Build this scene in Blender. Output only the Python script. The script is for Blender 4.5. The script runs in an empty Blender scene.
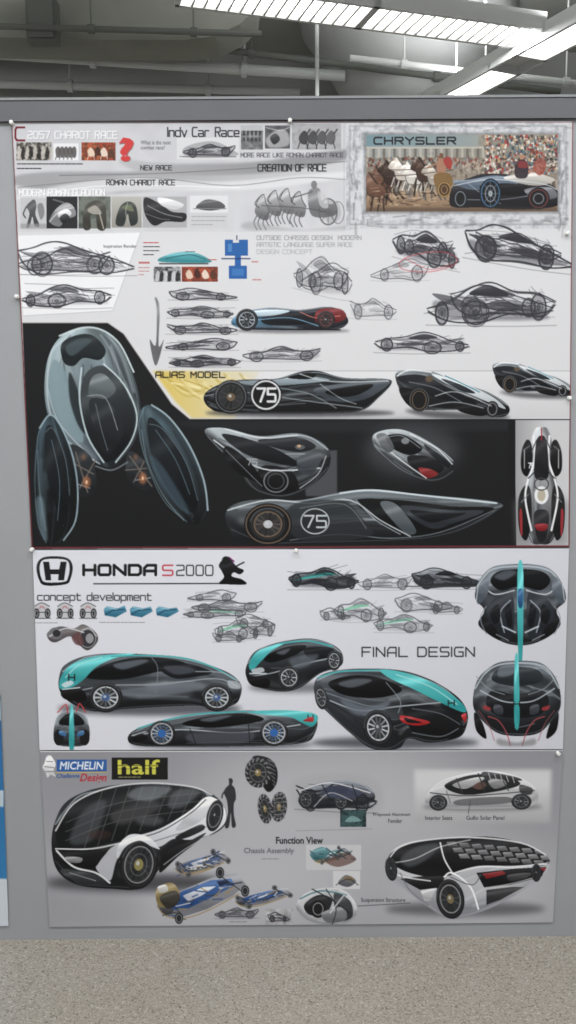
import bpy, math, random
import numpy as np
from mathutils import Vector, Matrix
scene=bpy.context.scene
try:
    scene.view_settings.view_transform='Standard'
    scene.view_settings.look='None'
except Exception as e: print(e)
# ------------------------------------------------------------ camera model
F=900.0; PITCH=math.radians(7.0); ROLL=0.006; DIST=2.37; CZ=1.5
fwd=Vector((0,math.cos(PITCH),-math.sin(PITCH)))
r0=Vector((1,0,0)); u0=Vector((0,math.sin(PITCH),math.cos(PITCH)))
right=r0*math.cos(ROLL)-u0*math.sin(ROLL); up=u0*math.cos(ROLL)+r0*math.sin(ROLL)
CAM=Vector((0,-DIST,CZ))
cd=bpy.data.cameras.new("camera"); cam=bpy.data.objects.new("camera",cd); scene.collection.objects.link(cam)
cd.sensor_fit='VERTICAL'; cd.sensor_height=36; cd.sensor_width=36*576/1024; cd.lens=F*36/1024; cd.clip_start=.05
M=Matrix.Identity(4)
for i in range(3):
    M[i][0]=right[i]; M[i][1]=up[i]; M[i][2]=-fwd[i]; M[i][3]=CAM[i]
cam.matrix_world=M
scene.camera=cam
def ray(px,py): return fwd+right*((px-288)/F)+up*((512-py)/F)
def hity(px,py,y=0.0):
    d=ray(px,py); return CAM+d*((y-CAM.y)/d.y)
def hitz(px,py,z):
    d=ray(px,py); return CAM+d*((z-CAM.z)/d.z)
# ------------------------------------------------------------ painter (numpy print shop)
S=2; W,H=576,1024
C=np.full((H*S,W*S,3),200.0,dtype=np.float32)
CLIP=[0,0,W,H]; MASK=[None]
def setclip(a,b,c,d): CLIP[:]=[a,b,c,d]
def cr(pts,closed=True,n=6):
    P=np.array(pts,float); m=len(P)
    if m<3: return P
    out=[]
    rng=range(m) if closed else range(m-1)
    for i in rng:
        if closed: a,b,c,d=P[(i-1)%m],P[i],P[(i+1)%m],P[(i+2)%m]
        else: a,b,c,d=P[max(i-1,0)],P[i],P[i+1],P[min(i+2,m-1)]
        for k in range(n):
            t=k/n
            out.append(.5*((2*b)+(-a+c)*t+(2*a-5*b+4*c-d)*t*t+(-a+3*b-3*c+d)*t**3))
    if not closed: out.append(P[-1])
    return np.array(out)
def boxblur(m,r):
    r=int(max(1,round(r)))
    for _ in range(2):
        for ax in (0,1):
            p=np.concatenate([np.zeros_like(np.take(m,[0],ax)),np.cumsum(m,axis=ax)],axis=ax)
            n=m.shape[ax]
            hi=np.minimum(np.arange(n)+r+1,n); lo=np.maximum(np.arange(n)-r,0)
            m=(np.take(p,hi,ax)-np.take(p,lo,ax))/(2*r+1)
    return m
def colarr(col,x0,y0,h,w):
    if len(col)==4 and not isinstance(col[0],(int,float)):
        c0,c1,p0,p1=col
        xs=(np.arange(w)+x0+.5)/S; ys=(np.arange(h)+y0+.5)/S
        dx,dy=p1[0]-p0[0],p1[1]-p0[1]
        t=((xs[None,:]-p0[0])*dx+(ys[:,None]-p0[1])*dy)/(dx*dx+dy*dy)
        t=np.clip(t,0,1)[...,None]
        return np.array(c0)*(1-t)+np.array(c1)*t
    return np.array(col,float)
def blend(mask,x0,y0,col,a,tex=0):
    h,w=mask.shape
    cx0,cy0,cx1,cy1=[int(round(v*S)) for v in CLIP]
    ax0=max(x0,cx0,0); ay0=max(y0,cy0,0); ax1=min(x0+w,cx1,W*S); ay1=min(y0+h,cy1,H*S)
    if ax1<=ax0 or ay1<=ay0: return
    ca=colarr(col,x0,y0,h,w)
    if tex:
        v=((np.arange(h)+.5)/h)[:,None]; u=((np.arange(w)+.5)/w)[None,:]
        lum=float(np.mean(ca)); k=.5+min(lum,140)/140
        g=26*k*(.45-v)+30*k*np.exp(-((v+.35*u-.42)/.09)**2)-10*k*np.exp(-((v-.25*u-.62)/.12)**2)
        ca=np.clip(ca+(g*tex)[...,None],0,255) if ca.ndim==3 else np.clip(ca[None,None,:]+(g*tex)[...,None],0,255)
    if ca.ndim==3: ca=ca[ay0-y0:ay1-y0,ax0-x0:ax1-x0]
    m=(mask[ay0-y0:ay1-y0,ax0-x0:ax1-x0]*a)[...,None]
    if MASK[0] is not None: m=m*MASK[0][ay0:ay1,ax0:ax1,None]
    C[ay0:ay1,ax0:ax1]=C[ay0:ay1,ax0:ax1]*(1-m)+ca*m
def rast(A,B,blur=0):
    A=A*S; B=B*S
    pad=int(blur*S*2.2)+2
    x0=int(math.floor(min(A[:,0].min(),B[:,0].min())))-pad; x1=int(math.ceil(max(A[:,0].max(),B[:,0].max())))+pad
    y0=int(math.floor(min(A[:,1].min(),B[:,1].min())))-pad; y1=int(math.ceil(max(A[:,1].max(),B[:,1].max())))+pad
    w,h=x1-x0,y1-y0
    m=np.zeros((h,w),dtype=np.float32); SS=2
    ay,by,ax,bx=A[:,1],B[:,1],A[:,0],B[:,0]
    idx=np.arange(w)
    for j in range(pad-1,h-pad+1):
        for s in range(SS):
            y=y0+j+(s+.5)/SS
            sel=(ay<=y)!=(by<=y)
            if not sel.any(): continue
            xs=np.sort(ax[sel]+(y-ay[sel])*(bx[sel]-ax[sel])/(by[sel]-ay[sel]))-x0
            for k in range(0,len(xs)-1,2):
                xa,xb=xs[k],xs[k+1]; i0=int(xa); i1=int(xb)+1
                m[j,i0:i1]+=np.clip(np.minimum(xb,idx[i0:i1]+1)-np.maximum(xa,idx[i0:i1]),0,1)/SS
    m=np.clip(m,0,1)
    if blur>0: m=boxblur(m,blur*S)
    return m,x0,y0
def fillsegs(A,B,col,a=1,blur=0,tex=0):
    m,x0,y0=rast(A,B,blur); blend(m,x0,y0,col,a,tex)
def P(pts,col,a=1,blur=0,sm=True,tex=None):
    q=cr(pts) if sm else np.array(pts,float)
    if tex is None: tex=1 if (sm and a>.85 and blur==0) else 0
    fillsegs(q,np.roll(q,-1,axis=0),col,a,blur,tex)
def F_(pts,col,a=1): P(pts,col,a,0,False,1)   # hard-edged facet
def setmask(pts):
    if pts is None: MASK[0]=None; return
    q=cr(pts); m,x0,y0=rast(q,np.roll(q,-1,axis=0))
    f=np.zeros((H*S,W*S),np.float32); h,w=m.shape
    ax0,ay0=max(x0,0),max(y0,0); ax1,ay1=min(x0+w,W*S),min(y0+h,H*S)
    f[ay0:ay1,ax0:ax1]=m[ay0-y0:ay1-y0,ax0-x0:ax1-x0]; MASK[0]=f
def R(x0,y0,x1,y1,col,a=1,blur=0): P([(x0,y0),(x1,y0),(x1,y1),(x0,y1)],col,a,blur,False)
def L(pts,w,col,a=1,closed=False,sm=True,blur=0):
    q=cr(pts,closed,5) if (sm and len(pts)>2) else np.array(pts,float)
    if closed: q=np.vstack([q,q[:1]])
    q=q*S; w=w*S
    pad=int(w+3+blur*S*2)
    x0=int(q[:,0].min())-pad; x1=int(q[:,0].max())+pad; y0=int(q[:,1].min())-pad; y1=int(q[:,1].max())+pad
    m=np.zeros((y1-y0,x1-x0),dtype=np.float32)
    for i in range(len(q)-1):
        a_,b_=q[i],q[i+1]
        sx0=int(min(a_[0],b_[0])-w-2)-x0; sx1=int(max(a_[0],b_[0])+w+3)-x0
        sy0=int(min(a_[1],b_[1])-w-2)-y0; sy1=int(max(a_[1],b_[1])+w+3)-y0
        sx0=max(sx0,0); sy0=max(sy0,0)
        X=np.arange(sx0,min(sx1,m.shape[1]))+x0+.5; Y=np.arange(sy0,min(sy1,m.shape[0]))+y0+.5
        d=b_-a_; l2=max(d@d,1e-6)
        t=np.clip(((X[None,:]-a_[0])*d[0]+(Y[:,None]-a_[1])*d[1])/l2,0,1)
        dist=np.hypot(X[None,:]-a_[0]-t*d[0],Y[:,None]-a_[1]-t*d[1])
        cov=np.clip(w/2-dist+.5,0,1)*min(1,w)
        sub=m[sy0:sy0+len(Y),sx0:sx0+len(X)]
        np.maximum(sub,cov,out=sub)
    if blur>0: m=boxblur(m,blur*S)
    blend(m,x0,y0,col,a)
def epts(cx,cy,rx,ry,rot=0,n=28,a0=0,a1=360):
    out=[]
    for i in range(n):
        t=math.radians(a0+(a1-a0)*i/(n if a1-a0>=360 else n-1)); x=rx*math.cos(t); y=ry*math.sin(t)
        c,s=math.cos(math.radians(rot)),math.sin(math.radians(rot))
        out.append((cx+x*c-y*s,cy+x*s+y*c))
    return out
def E(cx,cy,rx,ry,col,a=1,rot=0,blur=0): P(epts(cx,cy,rx,ry,rot),col,a,blur,False)
def EL(cx,cy,rx,ry,w,col,a=1,rot=0,a0=0,a1=360): L(epts(cx,cy,rx,ry,rot,24,a0,a1),w,col,a,a1-a0>=360,False)
def BD(pts,col,a=1,seed=None,n=16,hi=(196,208,216),lo=(6,7,9),vert=False,k=1.0):
    """car body: base gradient + flowing reflections that follow the contour, clipped to the body"""
    P(pts,col,a,tex=0)
    seed=int(sum(p[0]*7+p[1]*13 for p in pts)) if seed is None else seed
    r=random.Random(seed); q=cr(pts)
    if vert: q=q[:,::-1]
    x0,x1=q[:,0].min(),q[:,0].max(); xs=np.linspace(x0+.5,x1-.5,26); tp=[];bt=[]
    nx=np.roll(q,-1,axis=0)
    for x in xs:
        sel=(q[:,0]<=x)!=(nx[:,0]<=x); A=q[sel];B=nx[sel]
        ys=A[:,1]+(x-A[:,0])*(B[:,1]-A[:,1])/(B[:,0]-A[:,0]) if sel.any() else np.array([q[:,1].mean()])
        tp.append(ys.min()); bt.append(ys.max())
    tp=np.array(tp); bt=np.array(bt); hgt=(bt-tp).mean(); sc=max(.35,min(1.6,hgt/40))
    def curve(t0,t1,u0_,u1_):
        i=np.linspace(u0_,u1_,9)*25; y=np.interp(i,range(26),tp)*(1-np.linspace(t0,t1,9))+np.interp(i,range(26),bt)*np.linspace(t0,t1,9); x=np.interp(i,range(26),xs)
        return list(zip(y,x)) if vert else list(zip(x,y))
    setmask(pts)
    L(curve(.92,.92,0,1),hgt*.22,lo,.55*k,blur=2*sc); L(curve(.14,.12,.05,.95),hgt*.1,hi,.35*k,blur=1.2*sc)
    for i in range(n):
        t=r.uniform(.1,.9); u=r.uniform(0,.6); l=r.uniform(.2,.6); c=hi if r.random()<.5 else lo
        wd=r.choice([.8,1.2,2,4,6])*sc
        L(curve(t,t+r.uniform(-.2,.2),u,min(1,u+l)),wd,c,r.uniform(.18,.5)*k*(.7 if wd>3 else 1),blur=0 if wd<1.3 else wd*.35)
    L(curve(.03,.03,.02,.98),1.1*max(.7,sc),hi,.75*k); L(curve(.975,.975,.02,.98),.9,hi,.3*k)
    setmask(None)
fc={}
def glyphs(s,bold,shear):
    k=(s,bold,shear)
    if k in fc: return fc[k]
    cu=bpy.data.curves.new("t",'FONT'); cu.body=s; cu.resolution_u=3; cu.offset=bold; cu.shear=shear
    ob=bpy.data.objects.new("t",cu); scene.collection.objects.link(ob)
    bpy.context.view_layer.update()
    me=ob.evaluated_get(bpy.context.evaluated_depsgraph_get()).to_mesh()
    cnt={}
    for p in me.polygons:
        for e in p.edge_keys: cnt[e]=cnt.get(e,0)+1
    V=np.array([v.co[:2] for v in me.vertices])
    ed=[e for e,c in cnt.items() if c==1]
    A=V[[e[0] for e in ed]]; B=V[[e[1] for e in ed]]
    bpy.data.objects.remove(ob); bpy.data.curves.remove(cu)
    fc[k]=(A,B); return fc[k]
def T(s,x0,y0,x1,y1,col,a=1,bold=0.0,shear=0.0,slope=0):
    try:
        A,B=glyphs(s,bold,shear)
        if len(A)==0: return
        mn=np.minimum(A.min(0),B.min(0)); mx=np.maximum(A.max(0),B.max(0))
        def f(Q):
            u=(Q-mn)/(mx-mn)
            return np.stack([x0+u[:,0]*(x1-x0),y1-u[:,1]*(y1-y0)+slope*u[:,0]],1)
        fillsegs(f(A),f(B),col,a)
    except Exception as e: print("text",s,e)
ST_={'A':[[(0,1),(0,.3),(.25,0),(1,0),(1,1)],[(0,.6),(1,.6)]],'B':[[(0,0),(.9,0),(.9,.45),(0,.5),(1,.55),(1,1),(0,1),(0,0)]],'C':[[(1,0),(.15,0),(0,.2),(0,.8),(.15,1),(1,1)]],
'D':[[(0,0),(.8,0),(1,.2),(1,.8),(.8,1),(0,1),(0,0)]],'E':[[(1,0),(0,0),(0,1),(1,1)],[(0,.5),(.9,.5)]],'F':[[(1,0),(0,0),(0,1)],[(0,.5),(.85,.5)]],'G':[[(1,0),(.15,0),(0,.2),(0,.8),(.15,1),(1,1),(1,.5),(.5,.5)]],
'H':[[(0,0),(0,1)],[(1,0),(1,1)],[(0,.5),(1,.5)]],'I':[[(0,0),(0,1)]],'K':[[(0,0),(0,1)],[(1,0),(.1,.5),(1,1)]],'L':[[(0,0),(0,1),(1,1)]],'M':[[(0,1),(0,0),(.5,.6),(1,0),(1,1)]],'N':[[(0,1),(0,0),(1,1),(1,0)]],
'O':[[(.12,0),(.88,0),(1,.15),(1,.85),(.88,1),(.12,1),(0,.85),(0,.15),(.12,0)]],'P':[[(0,1),(0,0),(.9,0),(1,.1),(1,.45),(.9,.55),(0,.55)]],'R':[[(0,1),(0,0),(.9,0),(1,.1),(1,.4),(.9,.5),(0,.5)],[(.5,.5),(1,1)]],
'S':[[(1,0),(.1,0),(0,.1),(0,.4),(.1,.5),(.9,.5),(1,.6),(1,.9),(.9,1),(0,1)]],'T':[[(0,0),(1,0)],[(.5,0),(.5,1)]],'U':[[(0,0),(0,.85),(.15,1),(.85,1),(1,.85),(1,0)]],'V':[[(0,0),(.5,1),(1,0)]],'W':[[(0,0),(.25,1),(.5,.4),(.75,1),(1,0)]],'Y':[[(0,0),(.5,.5),(1,0)],[(.5,.5),(.5,1)]],
'0':[[(.12,0),(.88,0),(1,.15),(1,.85),(.88,1),(.12,1),(0,.85),(0,.15),(.12,0)]],'2':[[(0,0),(.9,0),(1,.1),(1,.45),(.1,.55),(0,.65),(0,1),(1,1)]],'5':[[(1,0),(0,0),(0,.45),(.9,.45),(1,.55),(1,.9),(.9,1),(0,1)]],'7':[[(0,0),(1,0),(.4,1)]],
'c':[[(1,.35),(.1,.35),(0,.45),(0,.9),(.1,1),(1,1)]],'o':[[(.1,.35),(.9,.35),(1,.45),(1,.9),(.9,1),(.1,1),(0,.9),(0,.45),(.1,.35)]],'n':[[(0,1),(0,.35),(.9,.35),(1,.45),(1,1)]],'e':[[(0,.68),(1,.68),(1,.45),(.9,.35),(.1,.35),(0,.45),(0,.9),(.1,1),(1,1)]],
'p':[[(0,1.3),(0,.35),(.9,.35),(1,.45),(1,.9),(.9,1),(0,1)]],'t':[[(.2,.1),(.2,.9),(.3,1),(.9,1)],[(0,.35),(.8,.35)]],'d':[[(1,0),(1,1),(.1,1),(0,.9),(0,.45),(.1,.35),(1,.35)]],'v':[[(0,.35),(.5,1),(1,.35)]],'l':[[(0,0),(0,1)]],'m':[[(0,1),(0,.35),(.9,.35),(1,.45),(1,1)],[(.5,.35),(.5,1)]],
'a':[[(0,.35),(.9,.35),(1,.45),(1,1),(.1,1),(0,.9),(0,.7),(1,.68)]],'r':[[(0,1),(0,.45),(.1,.35),(.8,.35)]],'y':[[(0,.35),(.5,1)],[(1,.35),(.25,1.45)]],'h':[[(0,0),(0,1)],[(0,.35),(.9,.35),(1,.45),(1,1)]],'i':[[(0,.35),(0,1)]],'s':[[(1,.35),(0,.35),(0,.65),(1,.68),(1,1),(0,1)]]}
def Q(s,x0,y0,x1,y1,w,col,a=1):
    adv=[(.55 if ch==' ' else (.0 if ch in 'Iil' else 1)) for ch in s]; gap=.34
    tot=sum(adv)+gap*(len(s)-1); k=(x1-x0)/tot; x=x0
    for ch,d in zip(s,adv):
        for pl in ST_.get(ch,[]): L([(x+u*k*d,y0+v*(y1-y0)) for u,v in pl],w,col,a,sm=False)
        x+=(d+gap)*k
def noise(h,w,cell,rng):
    gh,gw=int(h/cell)+3,int(w/cell)+3
    g=rng.random((gh,gw)); y=np.arange(h)/cell; x=np.arange(w)/cell
    yi=y.astype(int); xi=x.astype(int); fy=(y-yi)[:,None]; fx=(x-xi)[None,:]
    fy=fy*fy*(3-2*fy); fx=fx*fx*(3-2*fx)
    return (g[yi][:,xi]*(1-fy)*(1-fx)+g[yi+1][:,xi]*fy*(1-fx)+g[yi][:,xi+1]*(1-fy)*fx+g[yi+1][:,xi+1]*fy*fx)
def TH(x0,y0,x1,y1,cols,seed,cell=3,a=1,con=1.6):
    rng=np.random.default_rng(seed)
    X0,Y0,X1,Y1=[int(v*S) for v in (x0,y0,x1,y1)]
    h,w=Y1-Y0,X1-X0
    n=.5*noise(h,w,cell*S,rng)+.3*noise(h,w,cell*S*.45,rng)+.2*noise(h,w,cell*S*2.2,rng)
    n=np.clip((n-.5)*con+.5,0,.999)*(len(cols)-1)
    cs=np.array(cols,float); i=n.astype(int); f=(n-i)[...,None]
    img=cs[i]*(1-f)+cs[i+1]*f
    C[Y0:Y1,X0:X1]=C[Y0:Y1,X0:X1]*(1-a)+img*a
def G(v,b=3): return (v,v,v+b)
def LN(x0,y0,x1,n,gap,col,a=.6,seed=1,w=.8):
    r=random.Random(seed)
    for i in range(n):
        x=x0; xe=x1 if i<n-1 else x0+(x1-x0)*.6
        while x<xe-2:
            d=r.uniform(2,6); L([(x,y0+i*gap),(min(x+d,xe),y0+i*gap)],w,col,a,sm=False); x+=d+1.2
PROF=[([(0,.6),(.1,.5),(.25,.44),(.4,.2),(.52,.1),(.66,.3),(.82,.36),(1,.22)],[(0,.66),(.12,.82),(.35,.8),(.62,.84),(.86,.8),(1,.34)],[(.17,.68,.085,.3),(.83,.64,.085,.32)]),
([(0,.72),(.18,.52),(.42,.3),(.6,.08),(.74,.06),(.88,.22),(1,.3)],[(0,.78),(.2,.88),(.5,.86),(.8,.92),(.94,.7),(1,.36)],[(.24,.7,.07,.26),(.8,.66,.095,.33)]),
([(0,.5),(.14,.34),(.32,.3),(.5,.1),(.66,.22),(.84,.5),(1,.62)],[(0,.56),(.1,.78),(.36,.72),(.58,.9),(.84,.88),(1,.68)],[(.12,.6,.06,.26),(.62,.72,.1,.26),(.9,.7,.05,.22)])]
def SK(x0,y0,x1,y1,seed=0,flip=False,ink=(45,45,52),fill=None,tilt=0,a=.75,shade=.35,w=.8,acc=None):
    r=random.Random(seed); rx,ry=x1-x0,y1-y0; top,bot,wh=PROF[seed%3]; big=rx>60
    def m(p,j=.010):
        u,v=p; uu=1-u if flip else u
        return (x0+(uu+r.uniform(-j,j))*rx, y0+(v+r.uniform(-j,j)*2)*ry+tilt*(uu-.5)*ry)
    body=top+bot[::-1][1:-1]
    if fill is not None: BD([m(p,0) for p in body],fill,.85)
    if shade>.1:
        P([m(p,.02) for p in [(.05,.72),(.3,.62),(.6,.68),(.95,.5),(.9,.8),(.5,.86),(.1,.82)]],ink,shade*.8,blur=.9)
    P([m(p) for p in [(.36,.36),(.46,.2),(.56,.18),(.68,.32),(.52,.4)]],ink,min(1,shade*1.9))
    P([m(p) for p in [(.26,.62),(.4,.5),(.6,.56),(.54,.62),(.4,.68)]],ink,min(.95,shade*1.4))
    P([m(p) for p in [(.66,.56),(.8,.4),(.97,.34),(.86,.5),(.74,.6)]],ink,min(.9,shade*1.3))
    if acc: P([m(p) for p in [(.05,.62),(.25,.42),(.5,.3),(.7,.36),(.5,.42),(.25,.54)]],acc,.85)
    for k in range(3 if big else 2):
        L([m(p) for p in top],w*r.uniform(.7,1.4),ink,a); L([m(p) for p in bot],w*r.uniform(.7,1.5),ink,a)
    mid=lambda t,u0_,u1_:[(u,np.interp(u,[p[0] for p in top],[p[1] for p in top])*(1-t)+np.interp(u,[p[0] for p in bot],[p[1] for p in bot])*t) for u in np.linspace(u0_,u1_,6)]
    for k in range(9 if big else 5):
        t=r.uniform(.1,.95); u=r.uniform(-.0,.5); L([m((p[0],p[1]+r.uniform(-.04,.04))) for p in mid(t,u,min(1,u+r.uniform(.25,.6)))],w*r.uniform(.6,1.3),ink,a*r.uniform(.5,1))
    for k in range(3 if big else 1):
        u=r.uniform(-.04,.3); v=r.uniform(.2,.8); L([m((u,v)),m((u+.35,v+r.uniform(-.25,.1))),m((min(u+.75,1.04),v+r.uniform(-.3,.2)))],w*.7,ink,a*.6)
    for (u,v,p_,q) in wh:
        c=m((u,v),0.01)
        E(c[0],c[1],rx*p_*.95,ry*q*.95,ink,shade*.7)
        for k in range(3): EL(c[0]+r.uniform(-.4,.4),c[1]+r.uniform(-.3,.3),rx*p_*r.uniform(.85,1.08),ry*q*r.uniform(.85,1.08),w*r.uniform(.7,1.2),ink,a)
        EL(c[0],c[1],rx*p_*.5,ry*q*.5,w*.8,ink,a*.8); E(c[0],c[1],rx*p_*.3,ry*q*.3,ink,a*.7)
    for k in range(14 if big else 5):
        u=r.uniform(.08,.9); v=r.uniform(.3,.8); L([m((u,v)),m((u+.035,v-.13))],w*.7,ink,a*.6)
    L([m((-.02,.96)),m((.4,.99)),m((1.02,.95))],w*1.1,ink,a*.35)
def WH(cx,cy,rx,ry,rim=(150,155,160),n=9,tyre=(20,20,22),hub=(40,42,45),rot=0,k=.74):
    E(cx,cy,rx,ry,tyre,1,rot); EL(cx,cy,rx*.93,ry*.93,max(.7,rx*.06),(95,98,104),.7,rot,190,330); EL(cx,cy,rx*.86,ry*.86,.7,(60,62,66),.8,rot)
    E(cx,cy,rx*k,ry*k,rim,1,rot); E(cx,cy,rx*k*.88,ry*k*.88,(38,40,43),1,rot)
    for i in range(n):
        t=2*math.pi*i/n; c,s=math.cos(math.radians(rot)),math.sin(math.radians(rot))
        x=rx*k*.88*math.cos(t); y=ry*k*.88*math.sin(t); q=.75+.35*math.sin(t*2+1)
        L([(cx,cy),(cx+x*c-y*s,cy+x*s+y*c)],max(.8,rx*.1),tuple(min(255,v*q) for v in rim),.95,sm=False)
    E(cx,cy,rx*.24,ry*.24,hub,1,rot); E(cx-rx*.05,cy-ry*.06,rx*.09,ry*.09,(200,204,208),.8,rot)
# =================================================== POSTER A
setclip(8,118,576,549)
P([(10,119),(574,119),(572,549),(30,549)],(G(192),G(210),(0,125),(0,250)),1,0,False)
TH(14,124,345,232,[(180,180,188),(198,198,204),(188,188,195)],5,30,.5)
P([(18,176),(60,172),(130,172),(200,164),(345,163),(345,186),(260,184),(180,190),(90,194),(18,186)],(G(140),G(200),(120,0),(345,0)),.75,1)
P([(120,160),(170,164),(250,163),(345,150),(345,160),(280,172),(200,176),(140,172)],(G(170),G(112),(120,0),(300,0)),.7,.8)
P([(18,196),(120,178),(220,182),(345,172),(345,178),(250,190),(120,192),(60,204)],G(222),.7,.8)
L([(60,176),(180,173),(345,162)],1,G(90),.6); L([(18,188),(140,178),(230,186),(300,178),(345,180)],1,G(110),.6)
L([(36,196),(110,186),(240,188)],.8,G(240),.8); L([(344,124),(344,230)],.7,G(150),.5)
Q("C",16,128,25,141,2,(110,20,32)); Q("2057 CHARIOT RACE",29,132.5,118,139.5,1.5,G(105),.4); Q("2057 CHARIOT RACE",28.5,132,117.5,139,1.1,G(236),.95)
TH(17,143,52,161,[(30,28,26),(70,64,60),(150,145,138),(200,195,190)],1,2.5)
for i in range(9): P([(18+i*4,150+i%3*2),(20+i*4,146+i%2),(21.5+i*4,152),(20+i*4,160),(18+i*4,159)],(28,24,24) if i%2 else (190,184,176),.85,tex=0)
R(54,144,79,161,G(222)); 
for i in range(5): P([(56+i*4,150),(59+i*4,147),(61+i*4,151),(60+i*4,158),(57+i*4,157)],(60,55,55),.8); L([(57+i*4,157),(56+i*4,160)],.8,(50,45,45),.9)
TH(82,143,116,161,[(120,30,20),(170,60,35),(90,50,30),(190,90,50),(150,40,30)],3,4)
for (x,y,c) in [(88,152,(225,205,185)),(95,151,(60,30,24)),(101,152,(230,215,200)),(108,153,(80,45,30))]: P([(x,y),(x+3,y-4),(x+6,y-1),(x+7,y+4),(x+2,y+5)],c,.9,tex=0); L([(x+1,y+4),(x,y+8)],.8,c,.9); L([(x+6,y+4),(x+7,y+8)],.8,c,.9)
T("?",119.6,138.6,134.6,162.6,(90,20,25),.6,.05); T("?",119,138,134,162,(205,50,50),1,.04); 
Q("Indy Car Race",168,128,239,137,1.25,(25,25,28))
T("What is the next",141,141,171,145,(50,50,55),.9); T("combat race?",141,146,165,150,(50,50,55),.9)
R(177,138,239,160,G(206)); P([(183,150),(195,144),(215,142),(232,150),(236,156),(190,157)],G(150),.8); L([(180,157),(236,157)],1,G(90),.7)
SK(184,143,235,158,3,False,w=.8,a=.8,shade=.4)
TH(241,126,263,150,[G(70),G(110),G(150)],7,5); TH(265,126,290,149,[G(50),G(80),G(100)],8,6)
R(241,126,263,131,G(175)); 
for i in range(5): R(243+i*4,131,245+i*4,136,G(40),.8); R(243+i*4,138,245+i*4,142,G(45),.8)
P([(266,140),(274,132),(284,130),(289,136),(288,146),(270,148)],G(170),.8,.5); P([(270,138),(276,134),(280,140),(274,145)],G(40),.9); L([(266,128),(280,131),(289,128)],1,G(190),.7)
TH(292,124,341,150,[G(130),G(165),G(150)],9,8)
for i in range(4): x=299+i*9; P([(x,137),(x+5,131),(x+9,135),(x+9,141),(x+6,145),(x+1,143)],G(45+i*12),.9,tex=0); L([(x+1,142),(x-1,149)],1,G(45),.9); L([(x+7,142),(x+9,149)],1,G(45),.9); L([(x+8,134),(x+11,130)],1.6,G(50),.9)
LN(18,164.5,130,1,4,(25,25,28),.9,3,1.1); LN(18,169,60,1,4,(25,25,28),.9,4,1.1)
Q("NEW RACE",141,166,172,170.5,.85,(40,40,45)); Q("CREATION OF RACE",258,165,326,171.5,1.1,(20,20,22))
Q("MORE RACE LIKE ROMAN CHARIOT RACE",241,153.5,343,157.5,.7,(60,60,65),.9)
Q("ROMAN CHARIOT RACE",107,180.5,175,185.5,.9,(40,40,45))
Q("MODERN ROMAN GLADITION",20.7,190.2,105.7,196.5,1.3,G(115),.35); Q("MODERN ROMAN GLADITION",20,189.8,105,196,1,G(240),.95)
R(21,198,47,229,G(188)); P([(31,202),(35,200),(37,206),(36,215),(40,226),(35,226),(33,217),(30,227),(27,227),(30,214),(27,207)],G(60),.9); P([(38,206),(43,204),(45,214),(41,220)],G(110),.8); L([(27,207),(24,214),(26,218)],1.3,G(60)); R(21,224,47,229,G(140),.7,.5)
R(47,197,78,229,G(32)); P([(50,222),(56,210),(66,203),(74,207),(76,216),(66,220),(60,227)],G(140),.9); P([(58,215),(66,209),(72,214),(64,220)],G(225),.9); L([(50,222),(60,212),(74,208)],1,G(215),.8); L([(54,200),(64,203)],1.6,G(120),.7); P([(60,218),(66,214),(70,218),(64,224)],G(30),.9)
TH(79,197,111,229,[(60,66,60),(110,116,108),(80,86,80)],12,9); P([(84,229),(84,212),(90,203),(100,201),(106,208),(106,229),(98,229),(96,214),(91,216),(91,229)],(60,58,52),.95); P([(88,210),(96,206),(102,214),(92,214)],(175,170,160),.8); L([(100,214),(104,229)],1.4,(180,172,160),.8)
R(112,197,142,228,((178,176,170),(140,138,130),(0,197),(0,228))); P([(116,224),(120,208),(128,202),(136,206),(138,222),(131,226),(128,214),(124,226)],(45,50,48),.95); P([(122,208),(130,205),(134,212)],(110,120,90),.8); L([(128,203),(126,214),(130,224)],.9,(160,165,150),.7)
R(143,197,187,228,G(165)); P([(145,198),(160,204),(172,212),(186,214),(184,222),(166,222),(154,226),(145,214)],G(30),.95); P([(158,198),(172,200),(184,205),(176,210),(162,206)],G(225),.9); L([(148,206),(164,214),(182,218)],1,G(140),.8); L([(146,214),(160,219),(170,220)],.9,G(120),.7)
R(190,196,228,213,G(214)); P([(196,208),(206,200),(220,202),(225,208),(210,211)],G(70),.9); L([(194,209),(226,209)],1,G(120)); R(190,213,228,229,G(196)); LN(192,217,226,3,4,G(130),.8,9)
for i,(hx,hy) in enumerate([(256,200),(268,196),(280,194),(292,197)]):
    P([(hx,hy+6),(hx+3,hy-2),(hx+8,hy-5),(hx+10,hy+3),(hx+14,hy+10),(hx+12,hy+20),(hx+4,hy+19),(hx-1,hy+13)],(G(160),G(100),(0,190),(0,225)),.9)
    L([(hx,hy+6),(hx+3,hy-2),(hx+8,hy-5),(hx+10,hy+3),(hx+14,hy+10)],.9,G(60),.8)
    for q in (1,5,10): L([(hx+q,hy+16),(hx+q-3,hy+23),(hx+q,hy+30)],1.2,G(80),.8)
    L([(hx+3,hy-2),(hx-1,hy+4),(hx+3,hy+8)],.9,G(50),.8); L([(hx+9,hy-4),(hx+12,hy+1),(hx+13,hy+5)],1.3,G(210),.7)
E(332,212,9,12,G(150),.5); EL(328,212,9,13,1.4,G(85),.9); EL(328,212,2,3,1,G(80),.9); EL(338,213,6,11,1,G(110),.8)
for i in range(8):
    t=i*math.pi/4; L([(328,212),(328+8*math.cos(t),212+12*math.sin(t))],.8,G(100),.8,sm=False)
P([(308,194),(314,188),(320,190),(322,202),(336,206),(334,216),(312,216)],G(110),.9); E(314,185,3,4,G(100),.8); L([(312,192),(300,196),(292,198)],1.2,G(90)); P([(318,192),(326,196),(328,208),(320,206)],G(190),.7)
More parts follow.
